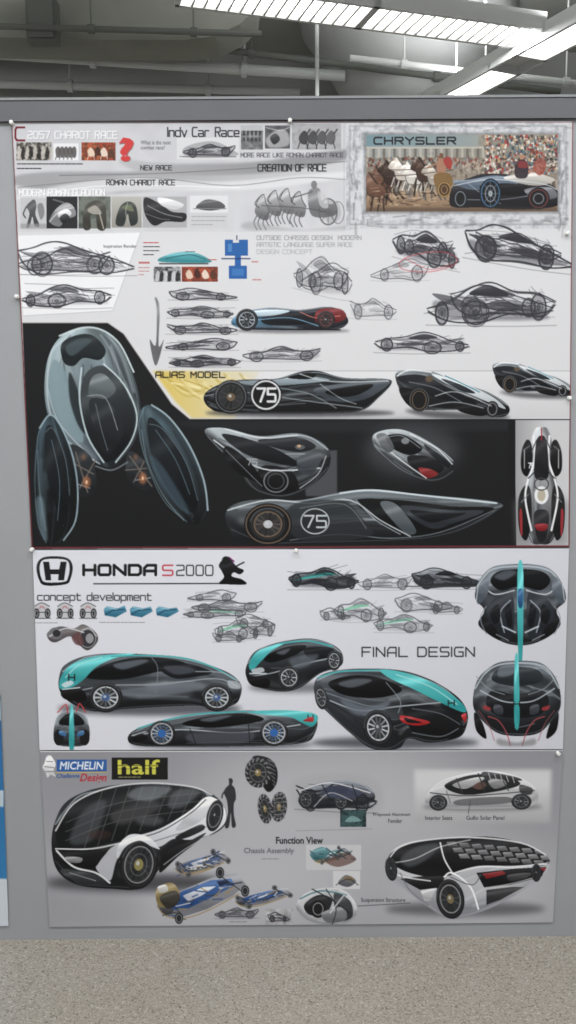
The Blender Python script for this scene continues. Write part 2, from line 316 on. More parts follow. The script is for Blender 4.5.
L([(262,206),(300,208),(325,212)],.9,G(70),.8); P([(250,222),(300,230),(345,226),(345,230),(250,230)],G(150),.5,1)
# framed painting: distressed silver surround
TH(346,123,568,229,[(150,152,158),(178,180,186),(203,204,208),(188,190,196)],21,5)
rr=random.Random(5)
for k in range(170):
    e=rr.choice('tblr'); x=rr.uniform(349,566); y=rr.uniform(125,226)
    if e=='t': y=rr.gauss(129,2.2)
    if e=='b': y=rr.gauss(220,3)
    if e=='l': x=rr.gauss(356,4)
    if e=='r': x=rr.gauss(562,2.5)
    l=rr.uniform(3,16); v=rr.choice([105,125,215,222,150])
    L([(x,y),(x+(l if e in 'tb' else rr.uniform(-2,2)),y+(rr.uniform(-2,2) if e in 'tb' else l))],rr.uniform(.7,2),G(v),.5,blur=.4 if rr.random()<.5 else 0)
for (a_,b_,c_,d_) in [(349,126,566,127.2),(349,224,566,225.4),(349,126,350.2,225),(565,126,566.2,225)]: R(a_,b_,c_,d_,G(120),.55,.5)
R(364,133,559,214,G(95),.6,.8)
setclip(366,135,557,212)
TH(366,135,557,212,[(98,86,76),(150,138,122),(122,110,98),(170,158,142),(82,70,60)],22,6)
R(366,135,557,160,((150,158,160),(130,125,112),(366,0),(500,0)),.75,2)
for k in range(26):
    x=367+k*5.2; R(x,149,x+2.6,158,(88,82,74) if k%2 else (180,174,162),.7)
R(366,147,490,149,(186,180,168),.8); R(366,158,480,160,(116,104,92),.8); R(366,135,478,147,((96,132,145),(140,150,150),(366,0),(478,0)),.85,.6)
for k in range(620):
    x=rr.uniform(484,557); y=rr.uniform(136,174); c=rr.choice([(175,52,44),(205,196,182),(58,48,50),(84,106,120),(186,150,110),(222,216,208),(112,42,40),(50,66,74),(70,60,55)])
    E(x,y,rr.uniform(.6,1.6),rr.uniform(.8,2.2),c,.85)
for k in range(240):
    x=rr.uniform(366,484); y=rr.uniform(158,169); E(x,y,rr.uniform(.6,1.4),rr.uniform(.8,2),rr.choice([(84,60,50),(180,164,146),(130,60,50),(60,50,46),(106,114,118)]),.8)
for k in range(4): L([(484+k*20,176-k*3),(500+k*20,170-k*3)],1.4,(215,206,192),.7)
P([(366,196),(420,190),(470,192),(557,196),(557,212),(366,212)],((172,142,110),(120,92,68),(0,190),(0,212)),.9,1.5)
for (hx,hy,c) in [(379,178,(96,62,46)),(389,172,(52,34,28)),(400,168,(214,204,194)),(411,172,(222,216,208)),(422,169,(64,42,32)),(433,173,(186,176,164)),(372,184,(110,76,58))]:
    dk=tuple(v*.45 for v in c)
    for q in (-6,0,8,12): L([(hx+q,hy+10),(hx+q+rr.uniform(-4,1),hy+19),(hx+q+rr.uniform(-3,4),hy+27)],1.7,dk,.95); L([(hx+q,hy+10),(hx+q-3,hy+19)],1.1,c,.9)
    P([(hx-9,hy+2),(hx-6,hy-7),(hx-3,hy-11),(hx,hy-8),(hx+3,hy-2),(hx+10,hy+2),(hx+14,hy+9),(hx+8,hy+13),(hx-3,hy+12),(hx-6,hy+4)],c,.95)
    P([(hx-9,hy+2),(hx-12,hy-1),(hx-7,hy-7),(hx-5,hy-3)],c,.95); L([(hx-3,hy-11),(hx+1,hy-5),(hx+5,hy)],1.8,dk,.9); L([(hx+13,hy+5),(hx+17,hy+3),(hx+19,hy+9)],1.4,dk,.9)
    L([(hx-6,hy+4),(hx-3,hy+12),(hx+8,hy+13)],1,dk,.8); L([(hx-2,hy+5),(hx+6,hy+4)],.9,tuple(min(255,v*1.3+15) for v in c),.7)
for k in range(60):
    x=rr.uniform(368,450); y=rr.uniform(192,206); L([(x,y),(x+rr.uniform(2,8),y+rr.uniform(-1,1))],rr.uniform(.7,1.6),rr.choice([(90,64,48),(200,172,140),(60,44,36)]),.6)
L([(372,175),(400,176),(440,172),(452,170)],.8,(50,30,24),.8); L([(380,170),(410,170),(446,166)],.8,(50,30,24),.8)
P([(436,166),(439,159),(444,160),(446,168),(443,176),(438,175)],(160,112,86),.95,tex=0); P([(443,160),(448,157),(452,162),(450,170),(445,166)],(160,44,40),.9,tex=0); E(441,156,2.1,2.6,(110,74,52)); L([(438,163),(432,166),(427,168)],1.4,(160,112,86)); P([(434,175),(449,174),(452,186),(437,189)],(120,88,46),.95,tex=0); E(444,190,7,8,(70,46,32)); EL(444,190,6,7,1.1,(170,136,76)); EL(444,190,3,4,.8,(150,120,70))
P([(449,202),(453,186),(470,178),(486,174),(520,176),(540,180),(556,190),(557,206),(520,210),(480,208),(455,208)],(26,26,32),.97)
P([(452,182),(470,180),(496,176),(520,182),(500,188),(470,190)],(96,112,130),.9); P([(503,178),(530,173),(554,180),(540,186),(520,184)],(196,192,186),.9); P([(480,186),(512,184),(534,190),(520,196),(490,194)],(14,14,18)); P([(524,190),(550,188),(556,198),(536,200)],(112,112,120),.9)
L([(454,186),(490,180),(540,184),(556,190)],1,(200,205,210),.8); L([(460,200),(500,200),(530,196)],.9,(120,125,130),.8); L([(468,184),(484,196),(500,204)],.9,(150,160,170),.7)
E(490,194,11,15,(14,16,20)); EL(490,194,9,13,1.2,(60,100,140),.95); EL(490,194,5,8,1,(140,150,160),.9); E(490,194,2,3,(190,195,200)); E(538,199,11,11,(18,18,22)); EL(538,199,9,9,1,(120,56,50),.9); EL(538,199,5,5,1,(130,130,135),.9)
for k in range(8):
    t=k*math.pi/4; L([(490,194),(490+8*math.cos(t),194+12*math.sin(t))],.7,(110,120,130),.8,sm=False)
E(460,199,7,9,(18,18,20)); EL(460,199,5,7,1,(110,120,130)); P([(514,170),(518,161),(524,160),(528,168),(526,178),(516,178)],(44,34,42),.95,tex=0); E(521,157.5,2.2,2.8,(170,124,96)); P([(518,162),(525,162),(527,168),(518,168)],(130,44,46),.9,tex=0); P([(533,164),(541,158),(546,166),(540,176),(534,172)],(150,62,50),.75,tex=0); L([(533,170),(528,174)],1.2,(160,110,86))
R(366,208,557,212,(60,48,40),.5,.8)
Q("CHRYSLER",374,138,455,144.5,2.6,(150,170,175),.5); Q("CHRYSLER",374,138,455,144.5,1.7,(28,28,32))
setclip(8,118,576,549)
# -- sketch zone
P([(17,236),(141,233),(113,311),(24,316)],G(230),1,0,False); L([(141,233),(113,311),(24,316)],.8,G(170),.6,sm=False)
SK(19,240,134,277,1,True,w=.9,shade=.3); SK(19,246,110,276,3,False,a=.6,shade=.15); SK(23,282,111,309,2,True,w=.9,shade=.35)
T("Inspiration Render",104,245,137,249,(30,30,35),.9)
LN(144,243,168,1,4,(190,40,40),.9,11,1); LN(144,247,160,3,4,(40,40,45),.9,12,1)
P([(160,262),(168,255),(190,252),(207,258),(208,263)],(60,150,160),.95); L([(160,264),(208,264)],1.4,(40,40,40),.8); L([(166,259),(190,255),(206,260)],.8,(20,60,70),.8); LN(186,252,206,1,3,(60,60,60),.8,13)
P([(225,240),(233,240),(233,243),(239,243),(239,240),(248,240),(248,256),(241,256),(241,266),(247,266),(247,279),(229,279),(229,266),(235,266),(235,256),(225,256)],(30,90,165),1,0,False)
L([(222,259),(250,259)],1.2,(20,40,90),.9); L([(237,236),(237,240)],1,(20,40,90)); R(228,244,232,252,(80,140,200),.7); R(232,269,244,276,(60,120,190),.7); LN(208,260,222,1,3,(180,40,40),.9,14); LN(252,262,262,1,3,(180,40,40),.9,15); LN(253,280,266,1,3,(180,40,40),.9,16)
R(139,262,150,264,(180,60,60),.7); LN(139,268,152,3,3.5,(180,90,90),.8,17)
TH(154,267,181,282,[G(50),G(90),G(150),G(190)],31,2.5)
for i in range(6): P([(156+i*4,275),(158+i*4,271),(160+i*4,275),(159+i*4,281),(156+i*4,281)],G(35) if i%2 else G(200),.85,tex=0)
TH(182,267,218,282,[(130,30,25),(180,80,50),(110,45,35),(150,60,40)],32,4)
for (x,y,c) in [(186,274,(225,205,185)),(194,273,(60,30,24)),(202,274,(230,215,200)),(210,274,(80,45,30))]: P([(x,y),(x+3,y-4),(x+6,y-1),(x+7,y+4),(x+2,y+5)],c,.9,tex=0)
Q("OUTSIDE CHASSIS DESIGN  MODERN",257,236,361,240,.75,G(135),.85); Q("ARTISTIC LANGUAGE SUPER RACE",257,243,352,247,.75,G(145),.8); Q("DESIGN CONCEPT",257,250,312,254,.75,G(160),.8)
P([(155,298),(157,310),(156,345),(150,340),(156,366),(164,340),(159,346),(160,312),(158,300)],G(100),.9)
for i,(x0,y0,x1,y1) in enumerate([(170,288,237,301),(168,305,233,319),(168,322,237,335),(166,338,237,351),(170,354,240,368)]):
    SK(x0,y0,x1,y1,40+i,i%2==0,w=.7,a=.75,shade=.35 if i!=4 else .8)
SK(243,345,320,362,51,False,w=.7,a=.65,shade=.3); SK(294,253,352,297,53,True,tilt=.3,w=.7,a=.6,shade=.2); SK(300,262,348,290,52,False,w=.7,a=.6,shade=.15)
SK(350,296,396,320,54,True,w=.6,a=.55,shade=.12); SK(371,258,428,282,55,False,w=.6,a=.5,shade=.15)
SK(393,228,458,266,56,False,tilt=.4,w=.9,a=.75,shade=.5); SK(400,232,452,258,57,False,tilt=.3,w=.8,a=.7)
SK(465,227,571,268,58,True,tilt=.4,w=1,a=.85,shade=.6); SK(475,230,560,262,60,True,tilt=.3,w=.9,a=.7,shade=.3)
SK(428,277,554,328,59,True,w=1,a=.85,shade=.5); SK(450,284,552,318,61,True,w=.9,a=.6,shade=.3)
SK(375,330,468,354,62,False,w=.8,a=.8,shade=.45)
L([(400,262),(415,255),(440,252),(456,258),(452,266),(430,272),(404,270)],.8,(200,60,70),.7,closed=True); L([(404,258),(430,270),(450,264)],.8,(200,60,70),.6)
# blue rendered car
E(292,331,58,2.5,(90,90,95),.7,blur=1)
BD([(232,320),(245,312),(270,308),(300,310),(330,307),(345,315),(347,324),(330,330),(262,330),(236,327)],((90,145,182),(30,32,40),(232,0),(305,0)),k=.8)
P([(262,318),(285,312),(312,314),(322,320),(300,325),(268,325)],(20,22,28),.95); P([(318,310),(340,309),(346,318),(332,324),(316,322)],(115,34,36),.95)
P([(240,315),(262,310),(290,311),(270,316)],(205,225,235),.9); L([(245,329),(340,330)],1.3,(15,15,18)); L([(258,320),(290,318),(318,326)],1,(120,170,200),.8); L([(300,312),(316,318),(340,316)],.9,(220,120,110),.8)
WH(247,320,11,11,(160,170,180),10); WH(326,320,9,9,(120,60,60),8)
# alias band
P([(153,371),(572,371),(572,418),(192,418),(176,402)],(G(218),G(198),(0,371),(0,418)),1,0,False)
P([(153,371),(260,371),(235,418),(192,418),(176,402)],((216,188,90),(216,212,200),(165,0),(262,0)),1,1,False)
for i in range(22): L([(160+i*4,374+i%4*3),(178+i*4,386+i%3*5),(200+i*3,398-i%5*3)],rr.uniform(.6,2.5),(240,228,170) if i%2 else (176,146,46),.6,blur=.4 if i%3 else 0)
L([(206,371),(572,371)],.8,G(160),.8,sm=False)
Q("ALIAS MODEL",156,372,225,377.5,1.2,(20,20,20))
E(300,413,95,4,(60,60,65),.85,blur=1.5)
BD([(204,396),(216,386),(240,380),(275,379),(300,372),(318,371),(345,378),(385,379),(391,384),(378,398),(362,410),(330,413),(232,413),(210,408)],((30,34,40),(8,8,10),(0,372),(0,410)),n=22,k=.75)
P([(238,382),(275,380),(300,376),(330,380),(300,384),(262,386)],(150,165,175),.9); P([(316,388),(388,380),(372,396),(350,402),(330,400)],(66,74,82),.9); P([(326,391),(372,384),(360,394),(340,397)],(8,8,10)); P([(288,378),(304,373),(316,374),(310,379)],(10,10,12))
L([(205,396),(240,392),(300,400),(362,408)],1.2,(150,160,165),.7); L([(300,374),(320,380),(345,382),(388,381)],1,(190,196,200),.9); L([(280,388),(310,394),(336,408)],1.2,(120,130,136),.8); L([(320,384),(340,398),(356,404)],.8,(190,196,200),.7)
WH(231,397,17,17,(50,49,48),12,hub=(100,82,62)); EL(231,397,15,15,.8,(120,124,128),.7); E(266,395,16,16,(14,14,16)); EL(266,395,14,14,1.8,G(205)); Q("75",257.5,388.5,275.5,401.5,2.4,G(215))
for (ox,oy,s) in [(395,362,1.0),(492,357,.72)]:
    q=lambda *p:[(ox+a_*s,oy+b_*s) for a_,b_ in p]
    P(q((10,48),(60,50),(112,54),(100,58),(40,56)),G(60),.8,1.5)
    BD(q((0,14),(14,8),(38,10),(60,20),(92,30),(113,44),(110,54),(92,54),(64,48),(34,48),(14,44)),((130,138,146),(16,17,20),(ox+40*s,oy),(ox+46*s,oy+36*s)),n=20)
    P(q((2,16),(26,13),(50,24),(82,42),(58,40),(26,30)),(18,20,24),.95); P(q((36,12),(62,19),(96,34),(110,47),(86,37),(58,25)),(212,218,222),.95); P(q((46,17),(64,22),(80,31),(66,29)),(30,36,44),.95)
    P(q((4,26),(26,30),(34,44),(14,44)),(8,8,10)); P(q((60,42),(90,45),(88,54),(66,50)),(10,10,12)); E(ox+24*s,oy+38*s,10*s,12*s,(14,14,16)); EL(ox+24*s,oy+38*s,7*s,9*s,1,(110,90,70),.9); EL(ox+24*s,oy+38*s,9.4*s,11.4*s,.7,(110,114,118),.8)
    L(q((50,14),(72,24),(84,30)),1.2*s,(60,130,150),.9); E(ox+34*s,oy+17*s,4*s,3*s,(90,74,58)); L(q((2,14),(14,8),(36,10)),1.2,(235,238,240),.9); L(q((34,44),(60,40),(88,46)),1,(170,176,180),.8)
    E(ox+97*s,oy+47*s,6.5*s,8*s,(16,16,18)); EL(ox+97*s,oy+47*s,4.5*s,6*s,1,(130,130,135),.9)
    L(q((14,20),(40,26),(66,40)),.9,(120,128,134),.8); L(q((40,34),(62,30),(96,44)),.9,(230,234,236),.7)
# -- black zone
BK=(16,17,19)
P([(23,323),(108,323),(124,334),(150,372),(172,404),(190,419),(512,419),(572,419),(571,549),(32,549)],BK,1,0,False)
P([(195,421),(512,421),(512,430),(300,432),(205,428)],(34,36,40),.6,2)
L([(23,323),(108,323),(124,334),(150,372),(172,404),(190,419)],1.2,(160,150,150),.6,sm=False)
# pod body
BD([(60,338),(80,329),(101,330),(118,343),(131,368),(140,400),(139,432),(126,455),(110,467),(92,460),(70,444),(52,424),(45,395),(48,360)],((165,186,192),(28,38,46),(60,335),(125,450)),vert=True,n=26,k=.8)
P([(62,344),(78,335),(94,336),(106,350),(100,360),(84,358),(74,366),(64,362)],(20,26,30),.95); P([(66,348),(78,339),(92,340),(84,348),(72,356)],(70,86,92),.7,.6)
P([(54,360),(66,372),(76,400),(84,440),(72,436),(56,412),(49,385)],(120,144,152),.85,.5); P([(70,372),(80,396),(86,432),(78,424),(70,398)],(12,16,20),.8,.5)
P([(86,374),(104,366),(122,384),(134,412),(131,436),(116,458),(102,460),(88,434),(81,400)],((48,54,58),(14,17,20),(85,375),(125,455)))
P([(92,378),(104,374),(116,388),(108,398),(90,396)],(98,106,110),.9); P([(90,400),(108,402),(124,428),(114,450),(104,452),(94,428)],(26,30,34),.95)
L([(82,368),(80,400),(88,436),(104,462)],1.8,(190,208,214),.85); L([(104,364),(124,384),(137,414),(132,440),(116,462)],1.5,(205,220,224),.85); L([(60,336),(82,328),(102,330),(120,344),(134,372)],1.8,(215,230,234),.85)
L([(88,396),(106,398),(118,430)],.9,(150,160,166),.8); L([(96,404),(102,430),(108,450)],.8,(110,120,128),.8); L([(108,334),(122,356),(134,392)],2.2,(190,206,212),.6,blur=.8); L([(48,388),(58,420),(84,450)],1.3,(170,188,196),.7)
# suspension arms + glow
P([(70,445),(92,458),(96,490),(80,496),(68,480)],(30,34,38)); P([(128,452),(142,458),(158,480),(145,490),(128,478)],(30,34,38))
for (a_,b_) in [((76,452),(88,492)),((72,462),(94,474)),((130,456),(152,486)),((126,470),(150,468)),((80,488),(96,460)),((134,482),(146,458))]: L([a_,b_],1.4,(100,92,86),.9,sm=False)
L([(66,480),(90,488)],1.5,(150,160,165),.6); L([(136,480),(160,476)],1.5,(150,160,165),.6); L([(96,466),(112,470),(128,462)],1.6,(110,120,126),.8)
for (x,y) in [(87,482),(143,478)]: E(x,y,4,6,(165,100,64),.8,blur=1.2); E(x,y,1.1,2,(225,180,140))
for (x,y) in [(84,457),(136,457)]: E(x,y,2.4,3,(130,86,60),.7,blur=1)
BD([(40,428),(50,415),(60,424),(72,452),(78,486),(76,520),(64,540),(48,545),(38,525),(34,485),(36,450)],((52,70,80),(8,10,12),(40,420),(60,490)),vert=True,n=18,hi=(110,142,158),k=.7)
P([(46,430),(54,428),(66,460),(70,495),(64,525),(54,500),(46,465)],(12,16,20),.9); L([(40,428),(50,415),(60,424),(72,452),(78,486),(76,520),(64,540)],1.6,(150,174,184),.85); L([(38,450),(40,490),(46,530)],1.2,(90,108,116),.7)
L([(52,440),(60,480),(58,520)],1,(80,100,112),.8); P([(36,500),(44,500),(48,540),(40,530)],(120,145,158),.5,1); L([(46,432),(54,429),(66,460),(70,495)],.9,(90,108,118),.8)
BD([(140,412),(152,405),(170,418),(190,446),(204,480),(208,510),(198,524),(180,518),(160,496),(146,464),(139,436)],((66,86,96),(8,10,12),(185,440),(152,478)),vert=True,n=18,hi=(120,146,158),k=.7)
P([(148,420),(160,424),(184,458),(198,500),(190,512),(168,488),(152,455)],(11,15,19),.9); L([(152,405),(170,418),(190,446),(204,480),(208,510)],1.8,(160,182,192),.85); L([(142,430),(148,462),(164,496),(184,520)],1.2,(95,115,124),.8)
P([(150,455),(166,470),(190,512),(176,505),(158,480)],(58,78,92),.7,1); L([(156,430),(176,460),(190,494)],1,(80,102,114),.8); L([(150,424),(164,430),(186,462),(198,500)],.9,(90,108,118),.8)
# second car (3/4 top)
P([(300,452),(337,450),(337,496),(306,496)],(72,74,78),.9,.5,False)
BD([(205,430),(225,428),(260,436),(296,433),(318,440),(330,452),(326,472),(300,492),(276,497),(250,486),(238,466),(216,446)],((160,168,174),(24,27,30),(250,430),(276,490)),n=24)
P([(222,434),(252,440),(282,452),(300,466),(270,462),(242,452)],(16,18,21),.95); P([(258,440),(296,437),(316,446),(300,452),(276,448)],(30,32,36),.95)
P([(262,466),(290,470),(298,488),(278,494),(258,484)],(10,11,13)); EL(276,481,12,11,1.3,(130,134,138),.85); EL(276,481,8,7.5,.9,(80,84,88),.9); L([(214,440),(240,458),(270,470),(320,468)],1.4,(220,226,230),.85); L([(225,429),(262,438),(298,435)],1.2,(220,225,228),.8)
P([(228,446),(250,462),(262,482),(240,474),(224,456)],(8,9,11),.95); L([(226,450),(244,468),(262,486)],1,(120,125,130),.8); E(300,447,5,2.5,(80,84,88)); E(299,446,2,1.4,(200,160,120)); Q("75",247,459,257,465,1.1,(170,172,176),.8)
L([(326,456),(318,474),(300,488)],1.2,(180,184,188),.8); P([(300,456),(322,454),(312,474),(298,470)],(60,66,72),.9)
# third car
E(412,450,48,26,(66,68,72),.75,blur=8)
BD([(374,434),(392,429),(410,432),(436,446),(454,462),(450,474),(430,481),(404,472),(386,458),(374,446)],((185,192,197),(40,44,48),(400,430),(428,476)),n=20)
P([(386,436),(404,435),(422,448),(410,455),(392,448)],(12,13,16)); P([(408,456),(430,457),(444,468),(430,475),(412,468)],(18,18,22)); P([(418,468),(430,469),(438,474),(426,478)],(140,34,34),.9)
L([(378,440),(398,458),(426,478)],1.2,(230,232,234),.8); P([(376,436),(386,434),(394,448),(386,452)],(90,94,98),.9); L([(410,434),(436,448),(452,464)],1.2,(235,238,240),.8); E(405,441,4,3,(120,124,128)); L([(388,437),(402,436),(420,448)],.8,(150,156,160),.8); P([(424,444),(446,460),(448,468),(432,456)],(24,26,30),.9)
# fourth car (side)
BD([(226,512),(240,502),(268,499),(300,500),(340,492),(372,489),(420,494),(497,502),(494,512),(470,526),(430,538),(360,542),(300,543),(244,542),(230,530)],((104,112,118),(14,16,19),(0,492),(0,538)),n=28,k=.8)
P([(356,500),(400,500),(450,506),(494,508),(470,522),(430,534),(400,534),(376,520)],(8,9,11)); P([(400,506),(450,510),(484,511),(456,522),(430,528)],(44,50,56),.95); P([(380,504),(396,504),(416,530),(404,532)],(90,98,104),.9); P([(410,510),(446,513),(466,513),(444,520),(428,522)],(14,16,18),.95)
L([(228,510),(268,500),(310,503),(350,500),(380,520),(410,536)],1.4,(200,208,213),.85); L([(340,493),(372,490),(420,495),(496,503)],1.6,(205,218,224),.95); L([(290,540),(340,534),(390,538),(440,532),(494,510)],1,(120,130,136),.8); L([(356,500),(376,520),(400,534)],1.1,(170,178,184),.8)
P([(290,506),(340,500),(358,514),(370,536),(300,540)],(34,38,42),.75,.7); L([(300,508),(344,504),(366,528)],.9,(110,118,124),.8)
E(268,524,24,21,(10,10,12)); EL(268,524,22,19,1.4,(96,80,66)); WH(268,524,19,17,(74,68,62),14,hub=(180,185,190)); EL(268,524,14,12.6,1,(130,104,76),.8)
E(315,521,15,14,(30,33,36)); EL(315,521,14,12.5,1.3,(170,176,182)); Q("75",304.5,515.5,326,527,1.8,(190,196,202))
# right top-view column
P([(514,420),(569,420),(568,546),(516,546)],(G(150),G(196),(514,0),(545,0)),1,0,False); R(508,419,515,547,(14,14,16))
P([(514,500),(569,500),(568,546),(516,546)],G(120),.6,4,False)
BD([(534,430),(541,427),(548,430),(553,450),(556,480),(560,510),(552,540),(540,544),(530,540),(522,510),(527,480),(529,450)],((235,236,238),(50,50,54),(0,430),(0,542)),vert=True)
for sx in (-1,1):
    X=lambda x:541+sx*x
    P([(X(10),444),(X(15),440),(X(20),452),(X(20),470),(X(14),476),(X(9),462)],(18,18,20)); P([(X(11),490),(X(17),486),(X(23),500),(X(22),530),(X(15),540),(X(10),520)],(20,20,22))
    L([(X(8),436),(X(7),460),(X(14),482),(X(16),500),(X(10),530)],2,G(235),.95); L([(X(17),450),(X(17),468)],1,G(150)); P([(X(19.5),510),(X(22),512),(X(21),532),(X(19),534)],(165,40,46),.9,tex=0)
    L([(X(12),446),(X(18),450)],.8,G(120)); L([(X(13),494),(X(20),502)],.8,G(130)); L([(X(5),440),(X(10),452)],1,G(60)); L([(X(5),470),(X(13),478)],1.2,G(50))
P([(537,438),(545,438),(548,460),(547,478),(535,478),(534,460)],(28,28,32)); P([(534,512),(548,512),(546,536),(541,542),(536,536)],(30,30,34)); E(541,495,7,9,(225,226,228)); E(541,495,4,6,(180,170,150)); EL(541,484,7,6,1.2,G(60)); L([(541,428),(541,440)],1,(170,30,40)); P([(535,524),(547,524),(545,530),(537,530)],(150,30,36),.9); Q("75",528,463,533,468,1,(230,230,234))
L([(12,122),(32.5,548)],1.6,(105,38,44),.95,sm=False); L([(32,547.5),(570,546)],1.8,(105,38,44),.95,sm=False); L([(572.3,122),(568.8,546)],1.4,(120,44,48),.95,sm=False); L([(12,122.8),(572,122.8)],1,(120,90,98),.9,sm=False)
# =================================================== POSTER B
setclip(20,548,576,750)
P([(30,549),(572,546),(566,751),(37,751)],((218,219,228),(202,203,212),(300,560),(520,750)),1,0,False)
TEAL=(64,178,180)
P([(42,558),(54,556),(68,558),(73,566),(71,578),(66,584),(45,585),(39,578),(37,566)],(22,22,26)); P([(43,560),(54,558.5),(67,560),(70,567),(68.5,577),(64.5,581.5),(46,582),(41.5,577),(40,567)],(218,219,228),tex=0)
P([(43.5,561.5),(49.5,561.5),(50.5,569),(59.5,569),(61,561.5),(67,561.5),(64.5,580),(58.5,580),(59,574),(51,574),(51.5,580),(46,580)],(22,22,26),1,0,False)
Q("HONDA",84,565,156,574.5,2.9,(20,20,24)); 
Q("S",163,565,173,575,1.5,(195,45,60)); Q("2000",177,565,213,575,1.2,(30,30,34))
L([(94,583.5),(245,583)],1.2,(40,40,44),1,sm=False)
P([(219,565),(224,558),(230,557),(234,563),(238,567),(244,570),(240,574),(234,572),(232,576),(242,579),(246,584),(226,584),(219,583),(224,577),(222,571)],(15,15,18)); L([(229,557),(234,561)],1.4,(120,30,110)); E(226,560,4,4,(20,20,22)); L([(236,566),(244,562)],1.4,(15,15,18))
Q("concept development",38,592.5,152,600,1.1,(48,48,54))
for i in range(3):
    x=34+i*23; P([(x,612),(x+3,604),(x+13,604),(x+17,612),(x+13,618),(x+3,618)],G(175),.6); E(x+3,613,3,5,G(40)); EL(x+3,613,1.5,3,.7,G(170)); E(x+14,613,3,5,G(40)); EL(x+14,613,1.5,3,.7,G(170)); L([(x+6,608),(x+8,606),(x+11,608)],1.1,(180,70,70),.7); L([(x,618),(x+17,618)],1,G(70),.8); L([(x+4,612),(x+13,612)],1,G(60),.8); L([(x+1,606),(x+8,602.5),(x+16,606)],.9,G(60),.8)
for i in range(3):
    x=104+i*26; F_([(x,609),(x+3,606),(x+14,608),(x+21,605+i),(x+23,611),(x+12,617),(x+1,615)],(50,120,150),.95); L([(x+2,614),(x+9,610),(x+20,609)],1.3,(20,60,85),.8,sm=False); L([(x+3,607),(x+13,609)],.8,(170,215,225),.8)
LN(34,622.5,75,1,3,G(90),.6,21); LN(100,622,180,1,3,G(90),.6,22)
P([(48,632),(60,626),(74,628),(84,624),(96,632),(98,641),(88,650),(78,643),(70,636),(56,642),(49,639)],(80,74,76),.95); E(88,638,9,10,(46,46,52),.95); EL(88,638,8,9,.9,G(150)); E(56,633,7,6,(110,110,118),.9); L([(50,636),(66,628),(84,632)],1.2,G(215),.9); P([(72,636),(80,632),(84,644),(76,644)],(100,60,62),.8); E(90,638,4,5,G(170),.8); E(57,633,4,3.5,G(40)); L([(82,630),(90,628),(97,636)],1,G(220),.8)
sk=[(188,589,236,601,0),(184,606,246,618,1),(192,598,262,612,0),(236,613,275,628,1),(215,618,260,640,0),(213,630,245,642,1),(250,620,275,636,0),(334,596,386,622,0),(358,572,412,590,0),(395,592,452,612,1),(374,612,432,633,0),(430,600,462,614,1),(320,607,350,620,1)]
for i,(a_,b_,c_,d_,f) in enumerate(sk):
    SK(a_,b_,c_,d_,100+i,bool(f),ink=(70,73,79),w=.7,a=.65,shade=.25,acc=(120,200,165) if i%3==1 else None)
SK(289,565,358,590,131,False,ink=(30,32,37),w=.9,shade=.6,fill=((170,178,184),(40,44,50),(0,565),(0,588)),acc=(50,175,170)); SK(412,567,483,589,130,True,ink=(30,32,37),w=.9,shade=.6,fill=((150,155,165),(40,44,50),(0,567),(0,588)))
L([(405,586),(484,586)],1.2,G(60),.8,sm=False)
Q("FINAL DESIGN",362,647,474,656,1.35,(38,38,44))
def shadow(cx,cy,rx,ry,a=.6): E(cx,cy,rx,ry,(56,58,66),a,blur=2.5)
# car A
shadow(150,708,92,7,.8)
BD([(60,674),(66,664),(84,656),(112,653),(150,654),(184,657),(208,664),(230,673),(241,684),(240,697),(234,704),(215,709),(194,705),(130,708),(96,711),(72,703),(60,690)],((74,82,90),(14,16,20),(0,655),(0,704)),n=30,k=.8)
P([(86,677),(102,666),(124,659),(152,657),(178,660),(188,666),(160,671),(120,679)],(10,12,15)); P([(156,664),(188,663),(212,672),(190,677),(172,677)],(14,16,21),.9); P([(114,664),(140,659),(148,661),(124,669)],(100,110,120),.75,.5); L([(152,657),(158,668),(156,692)],1,(120,128,136),.8); P([(164,666),(186,666),(196,671),(176,674)],(84,92,102),.6,.4)
P([(60,688),(62,675),(74,663),(98,655.5),(136,653),(114,658),(96,667),(84,679),(72,687)],TEAL); L([(112,656),(150,655),(186,658),(214,667),(236,679)],1.5,TEAL); L([(66,677),(80,664),(102,657)],1.2,(170,228,228),.8)
L([(70,692),(110,685),(160,684),(215,678),(238,686)],1.2,(160,168,176),.85); P([(122,689),(190,683),(200,689),(140,698)],(104,112,122),.75,1.2); P([(62,691),(82,689),(86,700),(66,699)],(6,6,8)); L([(63,689),(80,687)],1.2,(200,210,215)); L([(196,671),(222,672),(238,680)],1,(170,178,186),.8); P([(228,680),(239,682),(240,688),(230,687)],(180,188,196),.8); P([(62,684),(70,680),(74,683),(66,687)],(210,220,226),.85)
Q("H",69,674,75,680,1.3,(25,25,30))
WH(106,697,17,15,(190,196,202),12,hub=(60,90,140)); WH(217,697,16,14,(190,196,202),12,hub=(60,90,140))
